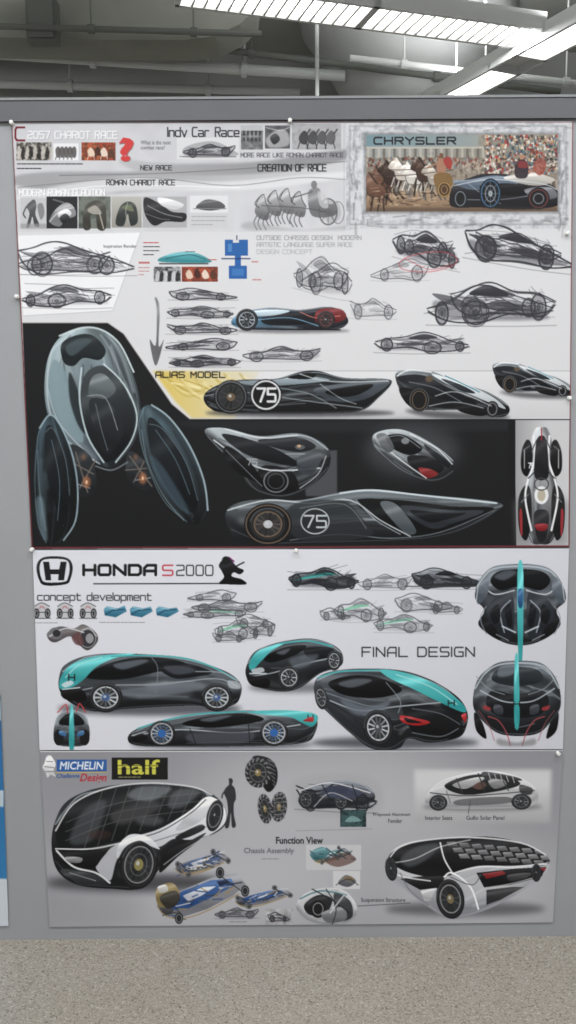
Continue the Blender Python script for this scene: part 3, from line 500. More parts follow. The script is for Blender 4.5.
# car B
shadow(294,687,46,5)
BD([(247,664),(254,652),(268,645),(288,640),(310,638),(328,642),(341,651),(341,665),(320,673),(300,687),(280,691),(254,685),(246,675)],((66,72,80),(12,14,17),(0,640),(0,686)),n=22,k=.8)
P([(264,657),(284,647),(306,645),(296,654),(272,662)],(8,9,12)); P([(249,664),(256,652),(272,645),(286,642),(272,650),(260,662),(252,670)],TEAL); L([(280,643),(308,640.5),(332,646)],1.6,TEAL); P([(304,648),(330,647),(334,655),(312,659)],(14,16,20),.9); P([(276,652),(290,648),(284,654)],(108,116,124),.7,.4)
L([(250,676),(274,672),(300,664),(338,656)],1.1,(175,183,190),.85); WH(289,677,11,12,(185,190,196),9); WH(334,660,7,10,(185,190,196),9); P([(248,676),(268,678),(268,687),(252,685)],(5,5,7)); L([(250,673),(266,673)],1.4,(200,210,215)); P([(252,669),(262,667),(264,671),(254,673)],(210,218,224),.8); P([(290,658),(318,654),(310,664),(296,668)],(92,100,110),.7,.8)
# car C
shadow(222,744,92,4,.8)
BD([(128,739),(134,730),(156,722),(190,715),(226,710.5),(262,710),(296,712),(316,717),(315,732),(304,742),(260,745),(180,746),(138,745)],((88,94,102),(14,16,20),(0,712),(0,742)),n=28,k=.8)
P([(182,723),(212,715),(246,713),(264,719),(236,725),(206,727)],(8,10,13)); P([(246,711),(278,709.5),(306,711),(318,716),(312,726),(300,721),(290,716.5),(264,714)],TEAL); L([(138,728),(164,720),(198,713.5),(246,710.8)],1.5,TEAL); Q("H",308,714.5,313,719.5,1.1,(25,25,30)); P([(200,719),(220,715),(232,715),(212,721)],(108,116,124),.7,.4)
L([(134,735),(180,729),(240,732),(300,724)],1.2,(185,192,200),.9); P([(190,733),(250,731),(246,742),(196,743)],(70,74,84),.8,1); L([(190,728),(196,743)],.8,(20,20,24)); L([(248,718),(250,742)],.8,(20,20,24)); P([(132,737),(142,733),(148,738),(136,742)],(8,8,10)); L([(132,735),(146,731)],1,(220,226,230),.8)
WH(162,733,13.5,13,(175,180,188),14,hub=(40,100,175),k=.82); WH(274,732,14,13.5,(175,180,188),14,hub=(40,100,175),k=.82)
for cx,cy in ((162,733),(274,732)): E(cx,cy,4.2,4.2,(40,96,172)); EL(cx,cy,7,7,.8,(60,112,180),.7)
P([(303,720),(312,716),(313,721)],(180,44,48))
# car D
shadow(395,742,84,6,.8)
BD([(314,684),(322,674),(344,669),(376,668),(406,671),(434,681),(458,697),(467,712),(466,726),(458,737),(430,742),(408,738),(398,748),(372,748),(352,734),(330,714),(317,700)],((70,76,84),(12,14,17),(330,675),(430,745)),n=34,k=.8)
P([(328,683),(350,675),(378,677),(402,689),(380,697),(346,695)],(8,9,12)); P([(338,683),(356,678),(372,680),(352,687)],(104,112,120),.7,.5); P([(380,669),(404,672),(436,684),(462,703),(464,712),(440,702),(412,688),(390,678)],TEAL); L([(318,677),(340,671),(380,669.5)],1.5,TEAL); L([(396,674),(430,686),(457,704)],1.1,(170,228,228),.8)
P([(404,703),(440,707),(462,723),(456,736),(430,738),(410,728)],(12,14,17)); P([(400,715),(414,717),(430,721.5),(418,725),(403,722)],(180,38,42)); P([(404,717),(414,719.5),(422,722),(408,722)],(20,20,22)); P([(461,715),(466,713),(465,722)],(180,38,42)); L([(330,700),(360,710),(396,706),(440,702)],1.3,(172,180,188),.9); P([(340,698),(366,706),(390,700),(380,712),(356,714)],(104,112,124),.75,1); L([(412,732),(440,736),(458,728)],1,(130,136,142),.8); L([(386,682),(400,700),(398,712)],1,(140,148,156),.8); L([(412,708),(440,713),(460,724)],.9,(110,118,126),.8)
Q("H",448,700,454,705,1.2,(20,20,24)); WH(378,727,15,18,(195,200,206),12,hub=(70,74,80),rot=-12); WH(321,697,6,12,(160,165,172),8,rot=-10)
# small front view
BD([(54,736),(56,720),(62,712),(72,709),(82,712),(88,720),(90,736),(84,745),(60,745)],((110,116,124),(35,38,44),(0,712),(0,744))); P([(60,724),(66,714),(78,714),(84,724)],(16,18,22)); P([(70.5,708),(73.5,708),(74.5,746),(69.5,746)],TEAL)
E(59,737,5,8,(18,18,20)); E(85,737,5,8,(18,18,20)); L([(58,712),(66,704),(68,712)],1.1,(195,56,60)); L([(86,712),(80,703),(77,711)],1.1,(195,56,60)); P([(60,730),(66,732),(66,736),(60,734)],(60,110,160)); P([(84,730),(78,732),(78,736),(84,734)],(60,110,160))
# top view 1
BD([(490,568),(508,564),(532,564),(550,569),(562,584),(565,600),(556,610),(560,624),(548,636),(530,644),(510,644),(492,636),(478,624),(484,610),(475,598),(478,582)],((112,120,130),(18,20,25),(0,566),(0,638)),n=26)
P([(502,570),(538,570),(550,580),(540,590),(520,586),(500,590),(490,580)],(10,12,15)); P([(494,576),(506,570),(516,572),(504,580)],(90,98,108),.7,.5)
for sx in (-1,1):
    X=lambda x:520+sx*x
    P([(X(8),592),(X(24),596),(X(34),612),(X(26),630),(X(8),636)],(34,39,46),.9); L([(X(6),590),(X(26),594),(X(38),584)],1.3,(200,207,215),.9); L([(X(10),600),(X(20),612),(X(16),632)],1.2,(165,173,185),.85); P([(X(34),576),(X(44),590),(X(42),604),(X(32),592)],(90,98,110),.9); P([(X(26),626),(X(38),616),(X(36),630),(X(20),640)],(10,11,14)); L([(X(5),632),(X(18),626)],1.6,(205,215,225),.85)
    P([(X(10),604),(X(16),610),(X(12),626),(X(8),624)],(10,12,15),.9); L([(X(34),606),(X(40),618),(X(34),634)],1,(140,148,158),.8); L([(X(42),584),(X(44),600)],1,(195,203,211),.8); P([(X(22),604),(X(30),612),(X(26),624),(X(20),618)],(12,14,18),.9); L([(X(12),640),(X(24),634)],1,(180,190,200),.7)
P([(517.8,564),(522.2,564),(523.2,600),(521.8,660),(518.2,660),(516.8,600)],TEAL); P([(517.5,590),(522.5,590),(522,606),(518,606)],(40,90,140))
# top view 2
BD([(488,668),(504,661),(534,661),(548,668),(558,684),(560,706),(550,722),(534,734),(502,734),(484,722),(473,706),(476,682)],((84,92,100),(20,23,28),(0,662),(0,728)),n=26)
P([(500,668),(534,668),(542,680),(516,686),(492,680)],(34,40,46),.95); P([(492,690),(516,694),(542,690),(548,704),(534,716),(500,716),(486,704)],(14,16,20),.95); P([(500,666),(514,664),(512,674),(498,676)],(125,135,145),.6,.6)
L([(480,690),(500,700),(516,702),(534,700),(554,688)],1.3,(180,188,198),.9); L([(484,674),(500,664),(534,664),(550,674)],1.2,(175,183,192),.8); P([(514.3,660),(518,660),(519,722),(514,722)],TEAL); Q("H",513.5,701,519,706,1,(20,20,24))
for sx in (-1,1):
    X=lambda x:516+sx*x
    L([(X(28),716),(X(18),720),(X(10),732),(X(6),745)],1.2,(180,70,78),.8); L([(X(38),710),(X(28),724),(X(22),740)],1,(170,84,90),.6); P([(X(34),722),(X(42),712),(X(40),730),(X(30),738)],(12,12,14)); P([(X(26),707),(X(33),705),(X(32),709),(X(26),710)],(165,44,50),.85,tex=0); L([(X(12),694),(X(28),688),(X(40),676)],1,(140,148,158),.8); P([(X(14),706),(X(22),704),(X(22),712),(X(14),714)],(60,66,74),.9)
P([(498,738),(516,742),(534,738),(532,745),(500,745)],G(110),.6,1)
# =================================================== POSTER C
setclip(30,750,576,930)
P([(37,750),(566,748),(556,928),(46,928)],(G(144,6),G(168,6),(0,755),(0,925)),1,0,False)
E(330,800,150,60,G(190,6),.8,blur=30); E(210,880,160,45,G(196,6),.8,blur=28); E(470,880,90,40,G(196,6),.7,blur=24); E(75,905,70,30,G(134,5),.4,blur=14)
L([(40,750.6),(563,749.4)],1.6,G(225),.9,sm=False)
R(57,759,107,771,(40,90,165)); T("MICHELIN",60,761,104,769,(235,238,242),1,.02,.15); L([(57,772),(107,771.5)],.8,(220,190,60),.8)
P([(45,762),(47,756),(51,755),(54,759),(56,764),(54,770),(56,776),(51,774),(48,777),(46,772),(43,767)],G(235)); L([(45,766),(54,767)],.8,G(110)); L([(46,771),(54,771)],.8,G(110)); L([(47,761),(53,761)],.8,G(110))
T("Challenge",57,773,80,778,(40,80,150),1,.02,.3); T("Design",80,773,107,782,(190,40,50),1,.02,.3)
R(112,757,168,779,(22,22,22)); T("half",118,759,160,774,(215,210,70),1,.02); R(118,764.5,160,765.2,(22,22,22),.7); R(118,768,160,768.6,(22,22,22),.6); LN(119,776.5,160,1,3,(200,200,120),.8,30)
# big car left : black glass shell, white side blade
E(140,882,95,9,(56,56,61),.85,blur=4)
BD([(52,846),(55,822),(68,800),(100,787),(150,782),(188,785),(212,793),(224,806),(226,822),(214,833),(188,842),(165,862),(142,887),(112,888),(78,884),(58,870)],((44,46,50),(18,19,21),(0,790),(0,885)),n=26,k=.75)
can=[(57,828),(72,804),(106,789),(150,784),(192,787),(206,795),(190,812),(160,830),(126,838),(94,846),(62,850)]
P(can,(20,22,24),.95)
setmask(can)
for k in range(9): L([(84+k*14,850-k*5),(104+k*13,786)],.9,G(92),.75,sm=False)
for k in range(3): L([(66,822+k*9),(120,802+k*9),(204,792+k*8)],.8,G(110),.65)
P([(70,842),(82,812),(106,800),(94,838)],(88,94,98),.6,1.5); P([(112,812),(150,800),(160,808),(122,824)],G(76),.7,1.5); P([(140,786),(172,787),(152,800),(128,796)],(140,148,152),.6,1.2); P([(176,790),(200,790),(184,806),(168,806)],(104,110,114),.6,1)
E(100,834,12,5,(62,40,36),.5,blur=1.2); E(150,820,14,5,(110,114,118),.5,blur=1.5)
setmask(None)
L([(56,830),(74,803),(108,787.5),(150,782.5),(192,786),(212,794)],1.5,G(228),.9)
# white blade: from nose across the door and up over the rear wheel
P([(96,866),(108,850),(128,838),(160,828),(190,810),(207,796),(222,803),(226,820),(212,833),(190,839),(174,838),(160,846),(148,842),(136,838),(124,846),(116,862),(110,880)],((232,233,238),(196,197,204),(0,800),(0,870)))
P([(196,806),(208,799),(214,806),(204,818),(186,828),(176,828)],(210,211,217),.9); L([(128,840),(160,831),(190,813),(206,799)],1,(60,60,64),.9); L([(150,842),(176,834),(206,826)],1,(120,122,128),.9); P([(176,836),(200,824),(204,829),(184,838)],(30,31,33),.95)
P([(60,852),(92,852),(110,846),(102,858),(92,868),(68,866)],(16,17,18)); L([(57,850),(74,866),(96,872),(110,882)],2,G(228),.95); L([(56,848),(92,848),(122,842)],1.4,G(232),.9); P([(64,868),(96,874),(108,884),(82,882),(64,874)],(52,54,57),.95); P([(66,856),(82,857),(80,862),(68,861)],G(150),.9); L([(70,872),(96,880)],.9,G(160),.8)
P([(165,852),(186,842),(206,832),(196,842),(178,856),(160,872)],(24,25,27)); L([(164,864),(186,848),(210,834)],1,G(190),.8)
WH(139,864,19,25,(54,55,58),14,k=.74,hub=(140,130,76),rot=12); EL(139,864,14,18.5,1.2,G(150),.9,12); EL(139,864,8,11,.9,G(110),.8,12)
P([(118,846),(130,834),(148,836),(160,848),(152,846),(140,840),(126,846),(118,858)],(226,227,232),.95)
WH(215,815,8,16,(66,66,70),8,rot=14); EL(215,815,6,12,1,G(150),.8,14)
P([(229,778),(232,778),(233,781),(232,784),(235,788),(236,798),(234,803),(234,814),(236,825),(232,826),(231,812),(229,826),(225,826),(228,812),(227,800),(224,792),(226,787),(229,784)],(48,48,52),tex=0); L([(227,788),(223,793),(222,797)],1.4,(48,48,52))
def knob(cx,cy,rx,ry,rot,n=16):
    WH(cx,cy,rx,ry,(96,97,99),9,tyre=(34,34,37),hub=(140,118,72),rot=rot,k=.66)
    for k in range(n):
        t=k*2*math.pi/n; c,s=math.cos(math.radians(rot)),math.sin(math.radians(rot)); p=[]
        for f,dt in ((.78,0),(.98,.14)): x=rx*f*math.cos(t+dt); y=ry*f*math.sin(t+dt); p.append((cx+x*c-y*s,cy+x*s+y*c))
        L(p,1.3,G(150),.85,sm=False)
P([(252,758),(268,757),(277,768),(276,784),(266,790)],(30,30,33)); 
for k in range(7): L([(268+k*.9,759+k*4),(275,762+k*4)],1,G(120),.8,sm=False)
knob(258,772,13,15,-6); knob(265,808,7,15,-8,12); knob(279,806,8,15,6,12)
for k in range(7): L([(274,794+k*4),(285,793+k*4)],.9,G(130),.8)
# skeletal car
P([(297,778),(372,776),(376,812),(300,812)],G(168),.6,3)
BD([(299,796),(306,787),(325,781),(348,780),(366,785),(375,795),(368,803),(344,806),(312,808),(300,804)],((130,134,146),(40,42,50),(0,780),(0,806)))
SK(297,780,376,812,201,True,ink=(26,28,33),w=1,shade=.5,tilt=.1); WH(306,799,7,9,(110,112,116),8); WH(341,801,7,8,(110,112,116),8); P([(322,788),(345,784),(362,792),(350,798),(328,796)],(60,66,90),.8); L([(300,790),(330,782),(370,792)],1.2,G(225),.9); L([(314,806),(330,792),(352,800)],1,G(200),.8); L([(322,784),(330,798)],1,G(30)); L([(352,784),(358,800)],1,G(30))
TH(340,809,366,826,[(30,50,52),(60,90,92),(20,30,34)],41,4); P([(345,821),(352,815),(361,820)],(130,170,170),.8)
T("Proposed Aluminum",373,812,410,816,(30,30,34)); T("Fender",388,818,402,822,(30,30,34))
T("Function View",276,836,323,843,(24,24,28),1,.02); T("Chassis Assembly",244,847,294,854,(100,102,110),1,.02); LN(262,858,292,1,3,G(110),.7,33)
def chassis(x0,y0,x1,y1,top,seed):
    r=random.Random(seed); X=x1-x0;Y=y1-y0; q=lambda *p:[(x0+a_*X,y0+b_*Y) for a_,b_ in p]
    F_(q((.02,.72),(.14,.52),(.4,.32),(.66,.1),(.88,.06),(.98,.28),(.84,.52),(.56,.8),(.3,.96),(.1,.94)),(132,134,142),.95)
    F_(q((.1,.66),(.3,.42),(.6,.2),(.82,.16),(.86,.3),(.6,.56),(.34,.8),(.16,.82)),top,.97)
    F_(q((.3,.52),(.52,.34),(.66,.32),(.5,.52),(.36,.64)),(225,226,231),.9); F_(q((.66,.22),(.78,.18),(.8,.26),(.7,.32)),(30,36,60),.9)
    P(q((.04,.74),(.14,.66),(.2,.84),(.1,.92)),(70,70,74),.95)
    for k in range(26):
        u=r.uniform(.05,.8); v=.85-u*.8+r.uniform(-.14,.27); L(q((u,v),(u+r.uniform(.03,.16),v-r.uniform(-.08,.18))),r.uniform(.7,1.3),r.choice([(170,140,76),(40,42,48),(215,217,223),(40,70,126),(90,92,98),(60,62,68)]),.9,sm=False)
    L(q((.03,.76),(.14,.96),(.34,.98),(.6,.8),(.9,.48)),1,(160,132,76),.9)
    for (u,v) in ((.07,.56),(.26,.99),(.7,.04),(.97,.42)):
        cx,cy=q((u,v))[0]; E(cx,cy,X*.045,Y*.12,(34,36,40)); EL(cx,cy,X*.03,Y*.08,.7,G(150),.9)
    L(q((.12,.52),(.3,.94)),1.1,G(50),.85); L(q((.7,.1),(.93,.42)),1.1,G(50),.85)
chassis(155,870,248,918,(44,84,150),1); P([(157,888),(172,882),(180,894),(170,906),(158,904)],(150,130,80),.9); P([(160,896),(176,890),(180,900),(168,908)],(50,48,46),.9); P([(158,886),(166,884),(168,890),(160,892)],G(210),.9)
chassis(174,850,230,874,(74,98,144),2); chassis(234,886,292,906,(44,84,150),3); SK(215,906,258,918,210,False,w=.8,ink=(60,60,66)); chassis(180,862,214,872,(205,207,212),4)
R(306,844,361,869,G(205),.9); chassis(312,846,350,862,(60,115,118),5); P([(326,860),(345,852),(356,859),(338,866)],(96,64,56),.7); P([(310,852),(322,846),(330,852),(316,860)],(70,125,135),.9); L([(326,847),(340,856),(352,850)],1,(30,60,66),.8)
for k in range(10): L([(310+k*4.6,850+(k*7)%11),(314+k*4.6,853+(k*5)%10)],1,(40,60,66),.8)
R(333,870,360,888,G(212)); P([(338,882),(346,874),(356,880),(348,886)],(90,92,98),.9); P([(342,878),(350,875),(354,880)],(130,105,70),.8); L([(336,884),(348,878),(358,884)],.9,G(40),.8)
TH(265,908,293,924,[G(150),G(175),G(205)],43,4); SK(268,911,290,921,211,True,w=.7); LN(230,921,258,1,3,G(100),.7,35)
BD([(296,905),(306,892),(330,886),(348,892),(357,908),(350,922),(322,925),(304,918)],G(205),hi=(235,236,240),lo=(100,102,108)); P([(304,904),(318,894),(332,898),(326,912),(310,914)],(36,37,40)); P([(334,892),(350,900),(352,916),(338,918)],(60,62,66)); E(318,908,8,9,(22,22,24)); EL(318,908,5,6,1,G(140)); L([(300,898),(320,890),(346,894)],1.5,(60,120,130),.8); P([(322,912),(342,906),(346,918),(328,922)],(120,122,126)); L([(312,888),(330,898),(350,912)],1,G(30)); L([(326,888),(336,906),(332,924)],.9,G(40)); L([(344,894),(330,912)],1.2,G(220),.9)
T("Suspension Structure",361,897,405,902,(30,30,34)); L([(358,905),(410,902)],.8,G(60),.8)
L([(296,830),(372,828)],.8,G(110),.4)
# white car upper right
P([(414,769),(551,769),(550,822),(415,822)],(G(212),G(172),(0,785),(0,822)),.95,2,False)
E(482,806,60,4,G(90),.7,blur=2)
BD([(425,797),(432,785),(455,775),(490,770),(515,775),(534,785),(538,797),(530,806),(500,808),(450,808),(428,804)],(G(232),G(165),(0,772),(0,808)),hi=(246,246,248),lo=(120,122,128),k=.7)
P([(444,785),(468,775),(500,774),(520,783),(500,790),(464,794)],(34,36,38)); P([(452,784),(474,777),(484,778),(466,788)],G(190),.9); P([(472,786),(480,781),(486,784),(480,789)],(110,76,68),.8); P([(488,780),(500,777),(506,784),(494,788)],G(150),.9); L([(430,792),(470,795),(534,790)],1,G(60)); P([(484,771),(514,776),(520,780),(486,777)],G(60),.9); P([(458,799),(505,796),(510,802),(460,805)],G(90),.8); L([(478,773),(484,790)],1.2,G(50)); L([(456,778),(462,792)],1,G(60)); L([(500,775),(508,790)],1,G(60)); P([(520,784),(532,788),(530,794),(520,792)],G(60),.9); L([(446,790),(450,802)],.8,G(100))
for k in range(5): L([(488+k*6,772+k),(490+k*6,778+k)],.8,G(200),.9,sm=False)
WH(438,802,9,8,(120,122,126),9); WH(521,801,10,8,(120,122,126),9)
T("Interior Seats",425,815,452,819,(30,30,34)); T("Gullo Solar Panel",466,815,504,819,(30,30,34)); L([(470,800),(468,813)],.7,G(60),.8)
# white car lower right : black upper shell, white lower blades
E(465,908,80,7,G(76),.75,blur=3)
BD([(386,862),(392,850),(410,841),(440,838),(490,837),(524,844),(546,856),(547,870),(530,884),(505,900),(478,912),(450,918),(428,906),(404,888),(388,876)],((226,227,232),(150,151,158),(0,860),(0,912)),hi=(244,244,248),lo=(105,107,114),k=.7)
sh=[(388,858),(398,847),(420,840),(450,837),(490,836),(524,843),(546,855),(546,864),(512,866),(478,866),(452,874),(430,876),(404,870)]
P(sh,(24,25,28))
setmask(sh)
for j in range(3):
    for k in range(8): 
        x=446+k*12.5+j*6; y=841+j*6+k*1.1
        F_([(x,y),(x+9,y-.2),(x+12,y+4.4),(x+2,y+4.6)],G(112+ (k*3+j*17)%40),.85)
P([(400,858),(416,846),(438,843),(430,856),(410,866)],(86,90,94),.7,1); L([(392,862),(414,858),(440,846),(470,839)],1.2,G(210),.8); L([(440,842),(444,858),(452,872)],1.6,G(236),.95)
setmask(None)
L([(390,856),(400,846),(424,839.5),(470,836.5),(520,842),(545,854)],1.5,G(236),.9); L([(452,873),(478,866),(512,866),(546,863)],1.8,G(242),.95)
F_([(400,878),(424,875),(446,875),(438,887),(420,889)],(24,25,27)); F_([(476,872),(512,868),(546,866),(541,876),(510,884),(484,887)],(16,17,20)); F_([(482,873),(502,870),(506,873),(486,878)],(140,36,40)); F_([(539,867.5),(546,866.5),(544,871)],(140,36,40)); F_([(486,889),(512,886),(524,886),(500,899),(486,904)],G(50)); L([(444,876),(452,872),(470,886),(478,908)],1.8,G(248)); L([(450,876),(472,884),(480,874)],.9,G(90)); L([(484,887),(510,883),(540,875)],1,G(200),.85)
L([(388,870),(404,876),(430,880)],1.2,G(240)); F_([(420,889),(436,887),(430,900),(424,900)],G(200),.9); P([(508,874),(530,872),(526,877),(510,880)],G(70),.9); L([(400,872),(410,890),(428,904)],1,G(110),.8)
WH(450,898,14,20,(66,67,70),12,hub=(120,104,70),rot=-10); EL(450,898,10,14,1.2,G(155),.85,-10); WH(391,868,6,12,(64,66,68),8,rot=-8); WH(536,872,5,9,(44,44,48),6)
setclip(0,0,W,H)
# slight print softness: lower saturation, lifted blacks
lum=C.mean(axis=2,keepdims=True); C[:]=(lum+(C-lum)*.9)*.945+7
# neighbouring poster print (left edge)
R(0,640,20,940,(206,212,218)); R(0,695,20,940,((44,98,150),(54,120,170),(0,695),(0,870))); R(0,878,20,940,(198,205,212)); R(0,790,4,806,(180,195,205)); R(0,700,3,720,(150,175,195)); 
# ------------------------------------------------------------ scene helpers
def lin(c):
    c=np.asarray(c,float)/255.0
    return np.where(c<=.04045,c/12.92,((c+.055)/1.055)**2.4)
def mat(name,col,rough=.6,spec=.3,noise_amt=0,scale=8,emit=0,bump=0,metal=0):
    m=bpy.data.materials.new(name); m.use_nodes=True; nt=m.node_tree; b=nt.nodes["Principled BSDF"]
    c=lin(col); b.inputs["Base Color"].default_value=(*c,1); b.inputs["Roughness"].default_value=rough
    b.inputs["Specular IOR Level"].default_value=spec; b.inputs["Metallic"].default_value=metal
    if emit: b.inputs["Emission Color"].default_value=(*c,1); b.inputs["Emission Strength"].default_value=emit
    if noise_amt:
        tc=nt.nodes.new("ShaderNodeTexCoord"); n=nt.nodes.new("ShaderNodeTexNoise"); n.inputs["Scale"].default_value=scale; n.inputs["Detail"].default_value=6
        r=nt.nodes.new("ShaderNodeValToRGB"); r.color_ramp.elements[0].position=.3; r.color_ramp.elements[1].position=.7
        r.color_ramp.elements[0].color=(*(c*(1-noise_amt)),1); r.color_ramp.elements[1].color=(*np.clip(c*(1+noise_amt),0,1),1)
        nt.links.new(tc.outputs["Object"],n.inputs["Vector"]); nt.links.new(n.outputs["Fac"],r.inputs["Fac"]); nt.links.new(r.outputs["Color"],b.inputs["Base Color"])
        if bump:
            bp=nt.nodes.new("ShaderNodeBump"); bp.inputs["Strength"].default_value=bump; bp.inputs["Distance"].default_value=.01
            nt.links.new(n.outputs["Fac"],bp.inputs["Height"]); nt.links.new(bp.outputs["Normal"],b.inputs["Normal"])
    return m
def mesh(name,V,Fc,mats,mi=None,smooth=False):
    me=bpy.data.meshes.new(name); me.from_pydata([tuple(v) for v in V],[],Fc); me.validate()
    for m in mats: me.materials.append(m)
    if mi:
        for p,i in zip(me.polygons,mi): p.material_index=i
    if smooth:
        for p in me.polygons: p.use_smooth=True
    me.update(); o=bpy.data.objects.new(name,me); scene.collection.objects.link(o); return o
class MB:
    def __init__(s): s.V=[];s.F=[];s.I=[]
    def box(s,x0,x1,y0,y1,z0,z1,i=0):
        b=len(s.V); s.V+=[(x,y,z) for z in (z0,z1) for y in (y0,y1) for x in (x0,x1)]
        for f in ((0,2,3,1),(4,5,7,6),(0,1,5,4),(2,6,7,3),(0,4,6,2),(1,3,7,5)): s.F.append(tuple(b+k for k in f)); s.I.append(i)
    def tube(s,p,q,r,i=0,n=12):
        p=Vector(p);q=Vector(q);d=(q-p).normalized(); a=d.orthogonal().normalized(); c=d.cross(a); b=len(s.V)
        for e in (p,q):
            for k in range(n):
                t=2*math.pi*k/n; s.V.append(tuple(e+a*r*math.cos(t)+c*r*math.sin(t)))
        for k in range(n): s.F.append((b+k,b+(k+1)%n,b+n+(k+1)%n,b+n+k)); s.I.append(i)
        s.F.append(tuple(b+k for k in range(n))[::-1]); s.I.append(i); s.F.append(tuple(b+n+k for k in range(n))); s.I.append(i)
    def lathe(s,prof,c,ax='Z',i=0,n=24):
        b=len(s.V)
        for r,h in prof:
            for k in range(n):
                t=2*math.pi*k/n
                s.V.append((c[0]+r*math.cos(t),c[1]+r*math.sin(t),c[2]+h) if ax=='Z' else (c[0]+r*math.cos(t),c[1]-h,c[2]+r*math.sin(t)))
        for j in range(len(prof)-1):
            for k in range(n): s.F.append((b+j*n+k,b+j*n+(k+1)%n,b+(j+1)*n+(k+1)%n,b+(j+1)*n+k)); s.I.append(i)
        s.F.append(tuple(b+k for k in range(n))[::-1]); s.I.append(i); s.F.append(tuple(b+(len(prof)-1)*n+k for k in range(n))); s.I.append(i)
    def make(s,name,mats,smooth=False): return mesh(name,s.V,s.F,mats,s.I,smooth)
# ------------------------------------------------------------ posters
pm=bpy.data.materials.new("printed_paper"); pm.use_nodes=True; nt=pm.node_tree; b=nt.nodes["Principled BSDF"]
at=nt.nodes.new("ShaderNodeAttribute"); at.attribute_name="print"; nt.links.new(at.outputs["Color"],b.inputs["Base Color"])
b.inputs["Roughness"].default_value=.5; b.inputs["Specular IOR Level"].default_value=.2
def project(x,z):
    dx=x-CAM.x; dy=-CAM.y; dz=z-CAM.z
    f=dy*fwd.y+dz*fwd.z+dx*fwd.x
    r=dx*right.x+dy*right.y+dz*right.z; u=dx*up.x+dy*up.y+dz*up.z
    return 288+F*r/f, 512-F*u/f
def poster(name,corners,nx,ny,yo=-.004):
    tl,tr,br,bl=[hity(px,py,0) for px,py in corners]
    u=np.linspace(0,1,nx)[None,:]; v=np.linspace(0,1,ny)[:,None]
    X=(tl.x*(1-u)+tr.x*u)*(1-v)+(bl.x*(1-u)+br.x*u)*v; Z=(tl.z*(1-u)+tr.z*u)*(1-v)+(bl.z*(1-u)+br.z*u)*v
    px,py=project(X,Z)
    fx=np.clip(px*S-.5,0,W*S-1.001); fy=np.clip(py*S-.5,0,H*S-1.001); xi=fx.astype(int); yi=fy.astype(int); tx=(fx-xi)[...,None]; ty=(fy-yi)[...,None]
    col=C[yi,xi]*(1-tx)*(1-ty)+C[yi,xi+1]*tx*(1-ty)+C[yi+1,xi]*(1-tx)*ty+C[yi+1,xi+1]*tx*ty
    col=lin(np.clip(col,0,255))
    Y=np.full_like(X,yo)-.0012*(1+np.sin(X*5+Z*2))*.5
    N=nx*ny; co=np.stack([X,Y,Z],-1).reshape(-1,3)
    i=np.arange(N).reshape(ny,nx); q=np.stack([i[:-1,:-1],i[1:,:-1],i[1:,1:],i[:-1,1:]],-1).reshape(-1,4)
    me=bpy.data.meshes.new(name); me.vertices.add(N); me.vertices.foreach_set("co",co.ravel().astype(np.float32))
    me.loops.add(q.size); me.loops.foreach_set("vertex_index",q.ravel().astype(np.int32)); me.polygons.add(len(q)); me.polygons.foreach_set("loop_start",(np.arange(len(q))*4).astype(np.int32))
    try: me.polygons.foreach_set("loop_total",np.full(len(q),4,dtype=np.int32))
    except Exception: pass
    me.update(calc_edges=True)
    a=me.color_attributes.new("print",'FLOAT_COLOR','POINT'); rgba=np.ones((N,4),np.float32); rgba[:,:3]=col.reshape(-1,3); a.data.foreach_set("color",rgba.ravel())
    me.materials.append(pm); o=bpy.data.objects.new(name,me); scene.collection.objects.link(o); return o
poster("car_design_poster",[(12,122),(572.5,122),(569,547),(32,549)],1000,770)
poster("car_design_poster",[(33,550),(568.5,548),(562.5,748.5),(40,749.5)],940,370)
poster("car_design_poster",[(40.5,750.5),(562.5,749.5),(552.5,921.5),(50,926)],920,320)
poster("car_design_poster",[(-260,690),(0.5,690),(9,925),(-260,930)],500,240)
# ------------------------------------------------------------ partition
gw=mat("grey_painted_panel",(150,152,155),.55,.3,.03,3)
dg=mat("dark_grey_rail",(88,89,93),.45,.4,.04,6); lt=mat("rail_edge",(125,127,130),.4,.4)
ztop=hity(288,121).z; zr=hity(288,98).z
m=MB(); m.box(-3.2,3.2,0,.09,0,ztop+.01); m.make("wall_partition",[gw])
m=MB(); m.box(-3.2,3.2,-.012,.1,ztop,zr-.006,0); m.box(-3.2,3.2,-.015,.103,zr-.006,zr,1); o=m.make("trim_1",[dg,lt])
pinm=mat("pin_plastic",(225,225,222),.35,.5)
for (px,py) in [(13,124),(290,122),(566,234),(18,297),(568,398),(296,550),(33,549),(557,752)]:
    p=hity(px,py); m=MB(); m.lathe([(.0006,.0),(.0006,.0056),(.0055,.0058),(.0055,.0075),(.003,.009),(.003,.013),(.0055,.016),(.005,.0175),(.002,.018)],(p.x,0,p.z),'Y',0,14); m.make("push_pin",[pinm],True)
